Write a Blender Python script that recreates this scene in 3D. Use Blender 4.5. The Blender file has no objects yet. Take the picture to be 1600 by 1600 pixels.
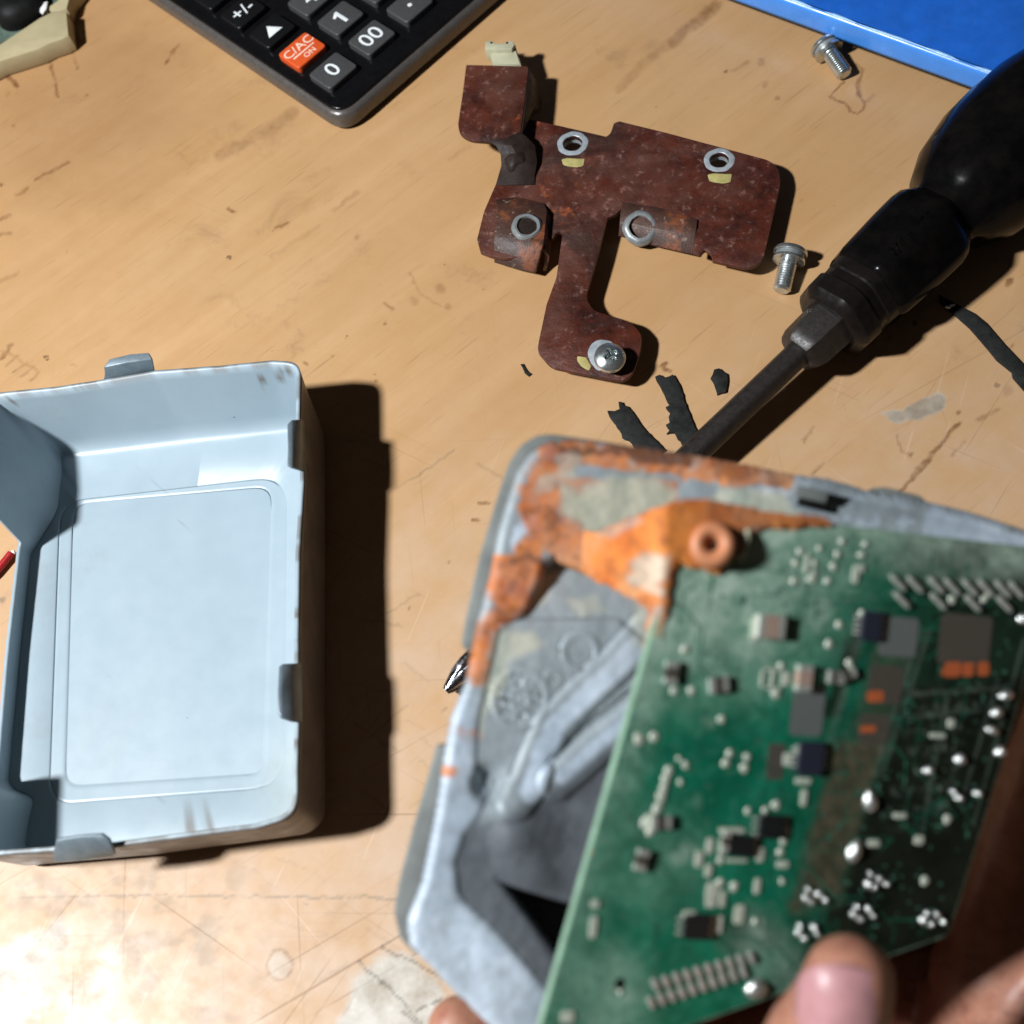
import bpy, bmesh, math, random
import numpy as np
from mathutils import Vector, Matrix

random.seed(7)
S = bpy.context.scene
COL = S.collection
MM = 0.001

# ------------------------------------------------------------------ camera, world, lamp, exposure
F_PX, NADIR, CAM_H = 1900.0, (1080.0, 1720.0), 310.0          # millimetres above the bench
_d = np.array([NADIR[0]-800, -(NADIR[1]-800), -F_PX]); _d /= np.linalg.norm(_d)
_Z = -_d; _X = np.array([1., 0, 0]); _X -= _Z*(_X@_Z); _X /= np.linalg.norm(_X); _Y = np.cross(_Z, _X)
ROT = np.array([_X, _Y, _Z])
cam = bpy.data.cameras.new("camera")
cam_o = bpy.data.objects.new("camera", cam); COL.objects.link(cam_o)
mw = Matrix([list(ROT[0])+[0], list(ROT[1])+[0], list(ROT[2])+[CAM_H*MM], [0, 0, 0, 1]])
cam_o.matrix_world = mw
cam.sensor_width = 36.0; cam.lens = F_PX/1600*36
cam.clip_start = 0.01; cam.clip_end = 20
cam.dof.use_dof = True; cam.dof.focus_distance = 0.365; cam.dof.aperture_fstop = 11.5
S.camera = cam_o

def ray(px, py):
    return ROT@np.array([px-800.0, -(py-800.0), -F_PX])
def P(px, py, z=0.0):
    v = ray(px, py); t = (CAM_H-z)/(-v[2])
    return np.array([v[0]*t, v[1]*t, z])
def D(px, py, depth):
    v = ray(px, py)*(depth/F_PX)
    return np.array([v[0], v[1], CAM_H+v[2]])
def proj(p):
    c = (np.asarray(p)-np.array([0, 0, CAM_H]))@ROT
    return 800+F_PX*c[..., 0]/(-c[..., 2]), 800-F_PX*c[..., 1]/(-c[..., 2])

W = bpy.data.worlds.new("World"); S.world = W; W.use_nodes = True
bg = W.node_tree.nodes['Background']
bg.inputs[0].default_value = (0.85, 0.80, 0.75, 1); bg.inputs[1].default_value = 0.022

LAMP = np.array([-490.0, -8.0, 660.0])          # a white work light standing to the left of the bench
ld = bpy.data.lights.new("bench_lamp", 'AREA'); ld.shape = 'DISK'; ld.size = 0.062
ld.energy = 11.6; ld.color = (0.94, 0.97, 1.0)
lo = bpy.data.objects.new("bench_lamp", ld); COL.objects.link(lo)
lo.location = LAMP*MM
lo.rotation_euler = (Vector((-60*MM, 200*MM, 0))-Vector(LAMP*MM)).to_track_quat('-Z', 'Y').to_euler()
S.view_settings.view_transform = 'Standard'; S.view_settings.look = 'None'
S.view_settings.exposure = 0.0; S.view_settings.gamma = 1.0
S.cycles.use_denoising = True

# ------------------------------------------------------------------ helpers
def thing(name, label, cat, loc=(0, 0, 0), group=None):
    o = bpy.data.objects.new(name, None); COL.objects.link(o)
    o.empty_display_size = 0.01
    o.location = Vector(loc)*MM
    o['label'] = label; o['category'] = cat
    if group: o['group'] = group
    return o
def tag(o, label, cat, group=None):
    o['label'] = label; o['category'] = cat
    if group: o['group'] = group
    return o
def wloc(o):
    v = Vector((0, 0, 0))
    while o is not None:
        v += o.location; o = o.parent
    return v
def link(name, me, parent=None):
    o = bpy.data.objects.new(name, me); COL.objects.link(o)
    if parent is not None: o.parent = parent
    return o
def smooth(me, ang=35):
    me.polygons.foreach_set('use_smooth', [True]*len(me.polygons))
    if ang < 180: me.set_sharp_from_angle(angle=math.radians(ang))
def mk(name, verts, faces, mat, parent=None, ang=35, local=False, kind=None):
    v = np.asarray(verts, float)*MM
    if parent is not None and not local: v = v-np.array(wloc(parent))
    me = bpy.data.meshes.new(name); me.from_pydata(v.tolist(), [], faces); me.update()
    for m in (mat if isinstance(mat, (list, tuple)) else [mat]): me.materials.append(m)
    if ang is not None: smooth(me, ang)
    o = link(name, me, parent)
    if kind: o['kind'] = kind
    return o
def fixn(o):
    bm = bmesh.new(); bm.from_mesh(o.data); bmesh.ops.recalc_face_normals(bm, faces=bm.faces); bm.to_mesh(o.data); bm.free()
def frame(o, x, y=None, z=None):
    """4x4 mm frame at o with x axis and (y or z) hint"""
    x = np.asarray(x, float); x = x/np.linalg.norm(x)
    if z is not None:
        z = np.asarray(z, float); z = z/np.linalg.norm(z); x = x-z*(x@z); x /= np.linalg.norm(x); y = np.cross(z, x)
    else:
        y = np.asarray(y, float); y = y-x*(x@y); y /= np.linalg.norm(y); z = np.cross(x, y)
    m = np.eye(4); m[:3, 0] = x; m[:3, 1] = y; m[:3, 2] = z; m[:3, 3] = o
    return m
def xf(m, pts):
    pts = np.asarray(pts, float); return pts@m[:3, :3].T+m[:3, 3]
def inv(m, pts):
    return (np.asarray(pts, float)-m[:3, 3])@m[:3, :3]
HORIZ = lambda z: frame((0, 0, z), (1, 0, 0), y=(0, 1, 0))

def rounded(pts, r, n=5):
    """round corners of a 2D polygon; r scalar or list"""
    out = []; N = len(pts)
    for i in range(N):
        p = np.array(pts[i], float)[:2]; a = np.array(pts[i-1], float)[:2]; b = np.array(pts[(i+1) % N], float)[:2]
        ri = r[i] if isinstance(r, (list, tuple)) else r
        if ri <= 0: out.append(p); continue
        ua = a-p; la = np.linalg.norm(ua); ub = b-p; lb = np.linalg.norm(ub)
        if la < 1e-6 or lb < 1e-6: continue
        d = min(ri, la*.48, lb*.48); s = p+ua/la*d; e = p+ub/lb*d
        for k in range(n+1):
            t = k/n; out.append((1-t)**2*s+2*t*(1-t)*p+t*t*e)
    return np.array(out)

def conv(ob):
    COL.objects.link(ob); bpy.context.view_layer.update()
    dg = bpy.context.evaluated_depsgraph_get()
    me = bpy.data.meshes.new_from_object(ob.evaluated_get(dg), depsgraph=dg)
    d = ob.data; COL.objects.unlink(ob); bpy.data.objects.remove(ob)
    return me
def plate(name, outline, fr, thick, mat, parent=None, holes=(), bevel=0.15, local=False, ang=40, bres=1):
    """solid sheet: outline/holes 2D mm in frame fr, top face at local z=0, going down by thick"""
    cu = bpy.data.curves.new('c', 'CURVE'); cu.dimensions = '2D'; cu.fill_mode = 'BOTH'
    for poly in [outline]+list(holes):
        sp = cu.splines.new('POLY'); sp.points.add(len(poly)-1); sp.use_cyclic_u = True
        for q, p in zip(sp.points, poly): q.co = (p[0], p[1], 0, 1)
    cu.extrude = thick/2-bevel; cu.bevel_depth = bevel; cu.bevel_resolution = bres; cu.offset = -bevel
    me = conv(bpy.data.objects.new('c', cu)); bpy.data.curves.remove(cu)
    n = len(me.vertices); co = np.empty(n*3, np.float32); me.vertices.foreach_get('co', co); co = co.reshape(-1, 3).astype(float)
    co[:, 2] -= thick/2
    w = xf(fr, co)*MM
    if parent is not None and not local: w = w-np.array(wloc(parent))
    me.vertices.foreach_set('co', w.astype(np.float32).ravel())
    bm = bmesh.new(); bm.from_mesh(me); bmesh.ops.remove_doubles(bm, verts=bm.verts, dist=1e-6)
    bmesh.ops.recalc_face_normals(bm, faces=bm.faces); bm.to_mesh(me); bm.free()
    me.materials.clear(); me.materials.append(mat); smooth(me, ang); me.name = name
    return link(name, me, parent)
def pl_px(name, px, z, thick, mat, parent=None, holes=(), bevel=0.15, **k):
    """plate lying level with its top at height z, outline given where it is seen"""
    return plate(name, [P(x, y, z)[:2] for x, y in px], HORIZ(z), thick, mat, parent, holes, bevel, **k)
def circ(c, r, n=40, ry=None):
    return [(c[0]+r*math.cos(2*math.pi*i/n), c[1]+(ry or r)*math.sin(2*math.pi*i/n)) for i in range(n)]
def lathe(name, prof, fr, mat, parent=None, n=40, mod=None, ang=35, local=False, cap=True):
    """prof: (radius, z) list; mod(theta, z) scales the radius"""
    V = []; Fc = []
    for r, z in prof:
        for i in range(n):
            t = 2*math.pi*i/n; k = mod(t, z) if mod else 1
            V.append((r*k*math.cos(t), r*k*math.sin(t), z))
    for j in range(len(prof)-1):
        for i in range(n):
            a, b = j*n+i, j*n+(i+1) % n
            Fc.append((a, b, b+n, a+n))
    if cap:
        if prof[0][0] > 1e-6: Fc.append(tuple(range(n-1, -1, -1)))
        if prof[-1][0] > 1e-6: Fc.append(tuple(range((len(prof)-1)*n, len(prof)*n)))
    o = mk(name, xf(fr, V), Fc, mat, parent, ang, local)
    fixn(o); smooth(o.data, ang); return o
def tube(name, pts, r, mat, parent=None, n=10, ang=60):
    pts = [np.asarray(p, float) for p in pts]; V = []; Fc = []
    for i, p in enumerate(pts):
        t = pts[min(i+1, len(pts)-1)]-pts[max(i-1, 0)]; t /= np.linalg.norm(t)
        a = np.cross(t, (0, 0, 1.)); a = a/np.linalg.norm(a) if np.linalg.norm(a) > 1e-6 else np.array([1., 0, 0]); b = np.cross(t, a)
        rr = r[i] if isinstance(r, (list, tuple)) else r
        for k in range(n):
            th = 2*math.pi*k/n; V.append(p+rr*(math.cos(th)*a+math.sin(th)*b))
    for j in range(len(pts)-1):
        for i in range(n):
            a, b = j*n+i, j*n+(i+1) % n; Fc.append((a, b, b+n, a+n))
    Fc += [tuple(range(n-1, -1, -1)), tuple(range((len(pts)-1)*n, len(pts)*n))]
    o = mk(name, V, Fc, mat, parent, ang); fixn(o); return o
def sheet(name, rows, mat, parent=None, thick=1.0, ang=50, offset=0.0, bev=0):
    """folded strip through rows of points, given thickness by solidify"""
    n = len(rows[0]); V = [p for r in rows for p in r]
    Fc = [(j*n+i, j*n+i+1, (j+1)*n+i+1, (j+1)*n+i) for j in range(len(rows)-1) for i in range(n-1)]
    o = mk(name, V, Fc, mat, parent, ang)
    m = o.modifiers.new('s', 'SOLIDIFY'); m.thickness = thick*MM; m.offset = offset
    if bev:
        b = o.modifiers.new('b', 'BEVEL'); b.width = bev*MM; b.segments = 2; b.limit_method = 'ANGLE'
    return o
def box(name, fr, size, mat, parent=None, bevel=0.3, seg=2, local=False, ang=35, center=True):
    bm = bmesh.new(); bmesh.ops.create_cube(bm, size=1)
    for v in bm.verts: v.co = Vector((v.co.x*size[0], v.co.y*size[1], (v.co.z-.5)*size[2] if not center else v.co.z*size[2]))
    if bevel: bmesh.ops.bevel(bm, geom=bm.edges[:], offset=bevel, segments=seg, affect='EDGES', profile=.6)
    me = bpy.data.meshes.new(name); bm.to_mesh(me); bm.free()
    co = np.array([v.co[:] for v in me.vertices]); w = xf(fr, co)*MM
    if parent is not None and not local: w = w-np.array(wloc(parent))
    me.vertices.foreach_set('co', w.astype(np.float32).ravel()); me.update()
    me.materials.append(mat); smooth(me, ang); return link(name, me, parent)
def text(name, s, fr, size, mat, parent, depth=0.02, bold=0.0, sx=1.0):
    cu = bpy.data.curves.new('t', 'FONT'); cu.body = s; cu.size = size; cu.align_x = 'CENTER'; cu.align_y = 'CENTER'
    cu.extrude = depth; cu.offset = bold; cu.resolution_u = 3
    me = conv(bpy.data.objects.new('t', cu)); bpy.data.curves.remove(cu)
    co = np.array([v.co[:] for v in me.vertices]); co[:, 0] *= sx
    w = xf(fr, co)*MM-np.array(wloc(parent))
    me.vertices.foreach_set('co', w.astype(np.float32).ravel()); me.update()
    me.materials.clear(); me.materials.append(mat); me.name = name
    return link(name, me, parent)

# numpy value noise and distance helpers, used for wear, stains and rust that are painted on vertices
def vnoise(x, y, seed=0):
    xi = np.floor(x).astype(np.int64); yi = np.floor(y).astype(np.int64); fx = x-xi; fy = y-yi
    fx = fx*fx*(3-2*fx); fy = fy*fy*(3-2*fy)
    def h(a, b):
        n = (a*374761393+b*668265263+seed*1274126177) & 0x7fffffff
        n = ((n ^ (n >> 13))*1274126177) & 0x7fffffff
        return ((n ^ (n >> 16)) & 0xffff)/65535.0
    return (h(xi, yi)*(1-fx)+h(xi+1, yi)*fx)*(1-fy)+(h(xi, yi+1)*(1-fx)+h(xi+1, yi+1)*fx)*fy
def fbm(x, y, seed=0, o=4):
    s = 0; a = .5; t = 0
    for k in range(o):
        s = s+a*vnoise(x*2**k, y*2**k, seed+k*17); t += a; a *= .5
    return s/t
def dseg(x, y, a, b):
    ax, ay = a; bx, by = b; dx, dy = bx-ax, by-ay; L = dx*dx+dy*dy+1e-9
    t = np.clip(((x-ax)*dx+(y-ay)*dy)/L, 0, 1)
    return np.hypot(x-ax-t*dx, y-ay-t*dy)
def dline(x, y, pts):
    d = None
    for a, b in zip(pts[:-1], pts[1:]):
        e = dseg(x, y, a, b); d = e if d is None else np.minimum(d, e)
    return d
def sdpoly(x, y, pts):
    """signed distance, negative inside"""
    d = dline(x, y, list(pts)+[pts[0]]); ins = np.zeros(x.shape, bool); n = len(pts)
    for i in range(n):
        (x0, y0), (x1, y1) = pts[i], pts[(i+1) % n]
        if y0 == y1: continue
        c = ((y0 > y) != (y1 > y)) & (x < (x1-x0)*(y-y0)/(y1-y0)+x0); ins ^= c
    return np.where(ins, -d, d)
def sst(e0, e1, x):
    t = np.clip((x-e0)/(e1-e0), 0, 1); return t*t*(3-2*t)
def gridmesh(name, co, nu, nv, mat, parent=None, col=None, keep=None, ang=180):
    """co: (nv*nu,3) mm; keep: bool per cell"""
    idx = np.arange(nu*nv).reshape(nv, nu)
    q = np.stack([idx[:-1, :-1], idx[:-1, 1:], idx[1:, 1:], idx[1:, :-1]], -1).reshape(-1, 4)
    if keep is not None:
        q = q[keep.ravel()]; used = np.unique(q); rm = -np.ones(nu*nv, np.int64); rm[used] = np.arange(len(used)); q = rm[q]; co = co[used]
        if col is not None: col = col[used]
    w = co*MM
    if parent is not None: w = w-np.array(wloc(parent))
    me = bpy.data.meshes.new(name); me.vertices.add(len(w)); me.vertices.foreach_set('co', w.astype(np.float32).ravel())
    me.loops.add(q.size); me.loops.foreach_set('vertex_index', q.astype(np.int32).ravel())
    me.polygons.add(len(q)); me.polygons.foreach_set('loop_start', (np.arange(len(q))*4).astype(np.int32))
    me.polygons.foreach_set('use_smooth', np.ones(len(q), bool)); me.update(calc_edges=True)
    if col is not None:
        a = me.color_attributes.new('Col', 'FLOAT_COLOR', 'POINT'); a.data.foreach_set('color', col.astype(np.float32).ravel())
    me.materials.append(mat)
    return link(name, me, parent)

# ------------------------------------------------------------------ materials
class NT:
    def __init__(s, name):
        s.m = bpy.data.materials.new(name); s.m.use_nodes = True; s.t = s.m.node_tree
        s.b = s.t.nodes['Principled BSDF']
    def n(s, typ, **k):
        nd = s.t.nodes.new(typ)
        for a, v in k.items(): setattr(nd, a, v)
        return nd
    def l(s, a, b): s.t.links.new(a, b)
    def coord(s, obj=True):
        if not hasattr(s, 'tc'): s.tc = s.n('ShaderNodeTexCoord')
        return s.tc.outputs['Object']
    def world(s):
        if not hasattr(s, 'geo'): s.geo = s.n('ShaderNodeNewGeometry')
        return s.geo.outputs['Position']
    def mapping(s, vec, rot=(0, 0, 0), scale=(1, 1, 1), loc=(0, 0, 0)):
        m = s.n('ShaderNodeMapping'); s.l(vec, m.inputs[0]); m.inputs['Rotation'].default_value = rot
        m.inputs['Scale'].default_value = scale; m.inputs['Location'].default_value = loc; return m.outputs[0]
    def noise(s, vec, scale, detail=4, rough=.55, dist=0):
        x = s.n('ShaderNodeTexNoise'); s.l(vec, x.inputs['Vector']); x.inputs['Scale'].default_value = scale
        x.inputs['Detail'].default_value = detail; x.inputs['Roughness'].default_value = rough; x.inputs['Distortion'].default_value = dist
        return x.outputs[0]
    def ramp(s, fac, stops, interp='LINEAR'):
        r = s.n('ShaderNodeValToRGB'); s.l(fac, r.inputs[0]); e = r.color_ramp.elements; r.color_ramp.interpolation = interp
        while len(e) < len(stops): e.new(.5)
        for el, (p, c) in zip(e, stops):
            el.position = p; el.color = c if len(c) == 4 else (*c, 1)
        return r.outputs[0]
    def step(s, fac, a, b):
        m = s.n('ShaderNodeMapRange'); m.interpolation_type = 'SMOOTHSTEP'; s.l(fac, m.inputs[0])
        m.inputs[1].default_value = a; m.inputs[2].default_value = b; return m.outputs[0]
    def lin(s, fac, a, b, c, d):
        m = s.n('ShaderNodeMapRange'); s.l(fac, m.inputs[0])
        for i, v in zip((1, 2, 3, 4), (a, b, c, d)): m.inputs[i].default_value = v
        return m.outputs[0]
    def mix(s, fac, a, b, mode='MIX'):
        m = s.n('ShaderNodeMix', data_type='RGBA', blend_type=mode)
        for sock, v in ((m.inputs[0], fac), (m.inputs[6], a), (m.inputs[7], b)):
            if hasattr(v, 'is_output'): s.l(v, sock)
            else: sock.default_value = v if not isinstance(v, tuple) or len(v) == 4 else (*v, 1)
        return m.outputs[2]
    def math(s, op, a, b=None, clamp=False):
        m = s.n('ShaderNodeMath', operation=op); m.use_clamp = clamp
        for sock, v in ((m.inputs[0], a), (m.inputs[1], b)):
            if v is None: continue
            if hasattr(v, 'is_output'): s.l(v, sock)
            else: sock.default_value = v
        return m.outputs[0]
    def bump(s, h, strength=.3, dist=.0003):
        b = s.n('ShaderNodeBump'); s.l(h, b.inputs['Height']); b.inputs['Strength'].default_value = strength; b.inputs['Distance'].default_value = dist
        if s.b.inputs['Normal'].is_linked: s.l(s.b.inputs['Normal'].links[0].from_socket, b.inputs['Normal'])
        s.l(b.outputs[0], s.b.inputs['Normal'])
    def attr(s):
        a = s.n('ShaderNodeAttribute', attribute_name='Col'); return a
    def base(s, v):
        i = s.b.inputs['Base Color']
        s.l(v, i) if hasattr(v, 'is_output') else setattr(i, 'default_value', (*v, 1))
    def set(s, **k):
        for a, v in k.items():
            i = s.b.inputs[a.replace('_', ' ')]
            s.l(v, i) if hasattr(v, 'is_output') else setattr(i, 'default_value', v)
        return s
def simple(name, c, rough=.5, metal=0.0, spec=.5, var=.12, vscale=300, bump=0.0, bscale=900, coat=0.0, rvar=.1):
    t = NT(name); co = t.coord(); nz = t.noise(co, vscale, 5, .6)
    t.base(t.mix(t.lin(nz, .3, .7, 0, 1), tuple(x*(1-var) for x in c), tuple(min(1, x*(1+var)) for x in c)))
    n2 = t.noise(co, vscale*2.3, 4, .6)
    t.set(Metallic=metal, Roughness=t.lin(n2, .3, .7, max(.02, rough-rvar), min(1, rough+rvar)))
    t.set(**{'Specular IOR Level': spec})
    if coat: t.set(**{'Coat Weight': coat, 'Coat Roughness': .15})
    if bump: t.bump(t.noise(co, bscale, 4, .6), bump, .0002)
    return t.m

# ---- workbench top
g0, g1 = P(60, 560), P(760, 60)
GRAIN = math.atan2(g1[1]-g0[1], g1[0]-g0[0])
t = NT('varnished_wood'); w = t.world()
along = t.mapping(w, (0, 0, -GRAIN))
def streak(sx, sy, seed, det=5, rough=.6, dist=0): return t.noise(t.mapping(along, scale=(sx, sy, 1), loc=(seed, seed*1.7, 0)), 1, det, rough, dist)
fine = streak(14, 260, 1.3, 5, .62, .4); broad = streak(5, 46, 4.1, 4, .5, .8); mott = t.noise(w, 26, 5, .6); cloud = t.noise(w, 7, 3, .5)
c = t.mix(t.lin(broad, .35, .68, 0, 1), (.545, .330, .160), (.465, .265, .115))
c = t.mix(t.lin(fine, .40, .75, 0, .42), c, (.45, .245, .095))
c = t.mix(t.lin(mott, .42, .7, 0, .5), c, (.47, .29, .14))
smud = t.math('MULTIPLY', t.step(t.noise(w, 48, 6, .7, .5), .54, .70), t.step(t.noise(w, 12, 3, .5), .45, .62))
c = t.mix(t.math('MULTIPLY', smud, .5), c, (.27, .155, .075))
c = t.mix(t.lin(cloud, .38, .66, 0, .55), c, (.46, .26, .11))
pores = t.step(streak(45, 1000, 9.2, 3, .5), .62, .72)
c = t.mix(t.math('MULTIPLY', pores, .3), c, (.22, .105, .045))
dashes = t.step(streak(28, 150, 2.9, 4, .6), .70, .78)
c = t.mix(t.math('MULTIPLY', dashes, .28), c, (.26, .125, .05))
specks = t.math('MULTIPLY', t.step(t.noise(w, 210, 2, .5), .72, .77), t.step(t.noise(w, 33, 3, .5), .47, .6))
c = t.mix(t.math('MULTIPLY', specks, .75), c, (.12, .06, .03))
at = t.attr(); sep = t.n('ShaderNodeSeparateColor'); t.l(at.outputs[0], sep.inputs[0])
worn = sep.outputs[2]
scr = None
for ang, sx, sy, th, sd in ((.55, 9, 820, .725, 3.), (-.5, 8, 700, .73, 11.), (-.95, 12, 900, .735, 23.), (.02, 6, 760, .74, 31.), (1.45, 11, 800, .74, 47.)):
    v = t.mapping(t.mapping(w, (0, 0, ang)), scale=(sx, sy, 1), loc=(sd, sd*.7, 0))
    e = t.step(t.noise(v, 1, 2, .5, .15), th-.05, th)
    scr = e if scr is None else t.math('MAXIMUM', scr, e)
scrw = t.math('MULTIPLY', scr, t.lin(worn, 0, 1, .12, 1.0))
c = t.mix(t.math('MULTIPLY', worn, t.lin(t.noise(w, 60, 4, .6), .35, .65, .15, .75)), c, (.52, .375, .265))
c = t.mix(t.math('MULTIPLY', scrw, .48), c, (.20, .11, .06))
lsc = t.step(t.noise(t.mapping(t.mapping(w, (0, 0, .8)), scale=(14, 620, 1), loc=(5, 2, 0)), 1, 2, .5, .2), .68, .73)
lsc2 = t.step(t.noise(t.mapping(t.mapping(w, (0, 0, -1.2)), scale=(18, 560, 1), loc=(8, 1, 0)), 1, 2, .5, .2), .68, .73)
c = t.mix(t.math('MULTIPLY', t.math('MULTIPLY', t.math('MAXIMUM', lsc, lsc2), worn), .32), c, (.70, .54, .41))
c = t.mix(sep.outputs[0], c, (.165, .066, .020))
c = t.mix(sep.outputs[1], c, t.mix(t.lin(t.noise(w, 90, 5, .65), .38, .62, 0, 1), (.30, .29, .24), (.60, .60, .56)))
c = t.mix(at.outputs['Alpha'], c, (.10, .085, .055))
t.base(c)
rg = t.noise(w, 38, 6, .62); rg2 = t.noise(w, 170, 4, .6)
r = t.lin(rg, .38, .62, .42, .58); r = t.math('ADD', r, t.lin(rg2, .35, .65, -.05, .07)); r = t.math('ADD', r, t.math('MULTIPLY', scrw, .15), True)
t.set(Roughness=r); t.set(**{'Specular IOR Level': .5, 'Coat Weight': .24})
cr = t.lin(t.math('ADD', t.math('MULTIPLY', rg, .6), t.math('MULTIPLY', t.noise(w, 95, 5, .7), .4)), .42, .56, .10, .36)
t.set(**{'Coat Roughness': cr})
t.bump(t.math('SUBTRACT', t.noise(w, 240, 5, .6), t.math('MULTIPLY', scrw, .8)), .10, .0003)
M_WOOD = t.m

M_PAINT = None
t = NT('pale_blue_grey_paint'); w = t.world()
nz = t.noise(w, 60, 5, .6); c = t.mix(t.lin(nz, .35, .65, 0, 1), (.315, .395, .445), (.345, .425, .475))
c = t.mix(t.step(t.noise(w, 420, 2, .5), .80, .82), c, (.06, .06, .06))
at = t.attr(); scf = t.math('MULTIPLY', t.step(t.noise(t.mapping(t.mapping(w, (0, 0, .7)), scale=(30, 420, 60), loc=(2, 3, 1)), 1, 3, .5, .3), .68, .74), t.step(t.noise(w, 30, 4, .6), .52, .62))
c = t.mix(t.math('MULTIPLY', scf, .35), c, (.16, .19, .21)); c = t.mix(t.math('MULTIPLY', t.step(t.noise(w, 24, 6, .7), .54, .72), .28), c, (.25, .27, .25))
c = t.mix(at.outputs[0], c, (.50, .48, .33)); c = t.mix(at.outputs['Alpha'], c, (.13, .10, .075))
t.base(c); t.set(Roughness=t.lin(t.noise(w, 180, 4, .6), .3, .7, .30, .42)); t.set(**{'Specular IOR Level': .5})
t.bump(t.noise(w, 1400, 2, .5), .06, .0001); M_COVER = t.m
M_COVER_OUT = simple('brown_grey_outer_side', (.135, .115, .105), .42, .1, .5, .22, 70, .15, 900)  # outer side browner and darker than the inside
M_COVER_TAB = simple('tab_paint_with_shade', (.165, .21, .24), .42, .25, .5, .18, 260, .2, 900)  # cover paint darkened: shade on the bent tabs put into the colour

t = NT('dark_red_rust'); w = t.world()
n1 = t.noise(w, 95, 7, .72); n2 = t.noise(w, 340, 5, .7); n3 = t.noise(w, 40, 5, .65)
c = t.mix(t.lin(n1, .35, .65, 0, 1), (.022, .0045, .0026), (.100, .020, .0085))
c = t.mix(t.lin(n3, .45, .62, 0, .8), c, (.098, .038, .026))
c = t.mix(t.math('MULTIPLY', t.step(n2, .56, .70), .5), c, (.30, .15, .115))
c = t.mix(t.math('MULTIPLY', t.step(t.noise(t.mapping(w, loc=(3, 1, 0)), 52, 5, .7), .62, .70), .7), c, (.30, .072, .018))
c = t.mix(t.math('MULTIPLY', t.step(t.noise(w, 640, 6, .75, 1.2), .62, .78), .4), c, (.34, .25, .22))
c = t.mix(t.step(t.noise(w, 480, 4, .6), .66, .75), c, (.03, .009, .006))
c = t.mix(t.math('MULTIPLY', t.step(t.noise(t.mapping(w, loc=(.7, .2, 0)), 30, 6, .7, .6), .53, .66), .7), c, (.024, .012, .009))
t.base(c); t.set(Roughness=t.lin(n2, .35, .65, .38, .62)); t.set(**{'Specular IOR Level': .45})
t.bump(t.noise(w, 900, 5, .7), .55, .0004); M_RUST = t.m
t = NT('brown_grimy_rust'); w = t.world(); n1 = t.noise(w, 110, 6, .65)
c = t.mix(t.lin(n1, .35, .65, 0, 1), (.034, .013, .008), (.085, .036, .023))
c = t.mix(t.math('MULTIPLY', t.step(t.noise(w, 55, 5, .65), .55, .64), .8), c, (.22, .060, .018))
c = t.mix(t.math('MULTIPLY', t.step(t.noise(w, 420, 4, .6), .6, .7), .5), c, (.35, .27, .2))
t.base(c); t.set(Roughness=.5); t.bump(t.noise(w, 700, 5, .7), .5, .0004); M_RUSTB = t.m
M_DKGRIME = simple('dark_grimy_steel', (.020, .012, .009), .55, 0, .22, .35, 260, .5, 700)
M_ZINC = simple('zinc_plated_steel', (.56, .60, .60), .30, .92, .5, .14, 240, .12, 900)
M_ZINCD = simple('dull_zinc_metal', (.27, .29, .29), .42, .45, .5, .22, 330, .3, 900)
M_HOLE = simple('bare_metal_ring', (.38, .42, .45), .48, .3, .5, .2, 420, .4, 800)
M_YEL = simple('yellow_marker_paint', (.40, .35, .13), .6, 0, .4, .2, 500, .3, 900)
M_CLIP = simple('aged_cream_plastic', (.43, .42, .29), .42, 0, .5, .10, 160, .1, 600)
t = NT('glossy_black_plastic'); co = t.coord()
t.base(t.mix(t.lin(t.noise(co, 160, 5, .6), .35, .7, 0, 1), (.002, .002, .0022), (.006, .005, .0045)))
t.set(Roughness=t.lin(t.noise(co, 260, 5, .6), .35, .65, .13, .22)); t.set(**{'Specular IOR Level': .10})
t.bump(t.noise(co, 420, 3, .6), .05, .0002); M_GRIP = t.m
M_COLLAR = simple('dark_brown_plastic', (.008, .0062, .0056), .34, 0, .18, .3, 300, .2, 700)
M_SHAFT = simple('blackened_tool_steel', (.022, .018, .016), .45, .2, .5, .3, 500, .25, 1300)
M_CHROME = simple('bright_tool_steel', (.50, .50, .53), .16, 1.0, .5, .2, 260, .05, 900)
M_CALB = simple('dark_silver_plastic', (.105, .095, .088), .33, .35, .5, .12, 500, .05, 1500)
M_CALF = simple('calculator_black_face', (.0045, .0045, .005), .22, 0, .35, .2, 400, .03, 1200)
M_KEY = simple('grey_key_plastic', (.052, .052, .053), .46, 0, .45, .14, 900, .18, 2600)
M_KEYK = simple('black_key_plastic', (.006, .006, .007), .35, 0, .4, .2, 800, .1, 2000)
M_KEYR = simple('orange_red_key_plastic', (.62, .085, .018), .42, 0, .45, .08, 700, .1, 2200)
M_LEG = simple('white_key_print', (.74, .77, .78), .5, 0, .4, .05, 500)
M_LEGR = simple('cream_key_print', (.80, .60, .48), .5, 0, .4, .05, 500)
M_BLUE = simple('deep_blue_plastic', (.012, .105, .47), .36, 0, .5, .15, 120, .1, 900)
M_BLUER = simple('blue_rim_with_sheen', (.055, .25, .74), .30, 0, .5, .10, 90, .08, 700)  # lid plastic lightened: sheen on the rim put into its colour
M_BLUEE = simple('pale_blue_rim_highlight', (.26, .48, .86), .35, 0, .5, .2, 700, .2, 1500)  # pale strip standing in for the highlight along the rim
M_TAPE = simple('torn_black_rubber', (.016, .0165, .0155), .7, 0, .2, .5, 420, 1.0, 420)
M_WIRE = simple('red_wire_insulation', (.35, .012, .018), .35, 0, .5, .1, 300)
M_WHITE = simple('white_sliver', (.78, .78, .76), .45, 0, .5, .05, 300)
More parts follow.
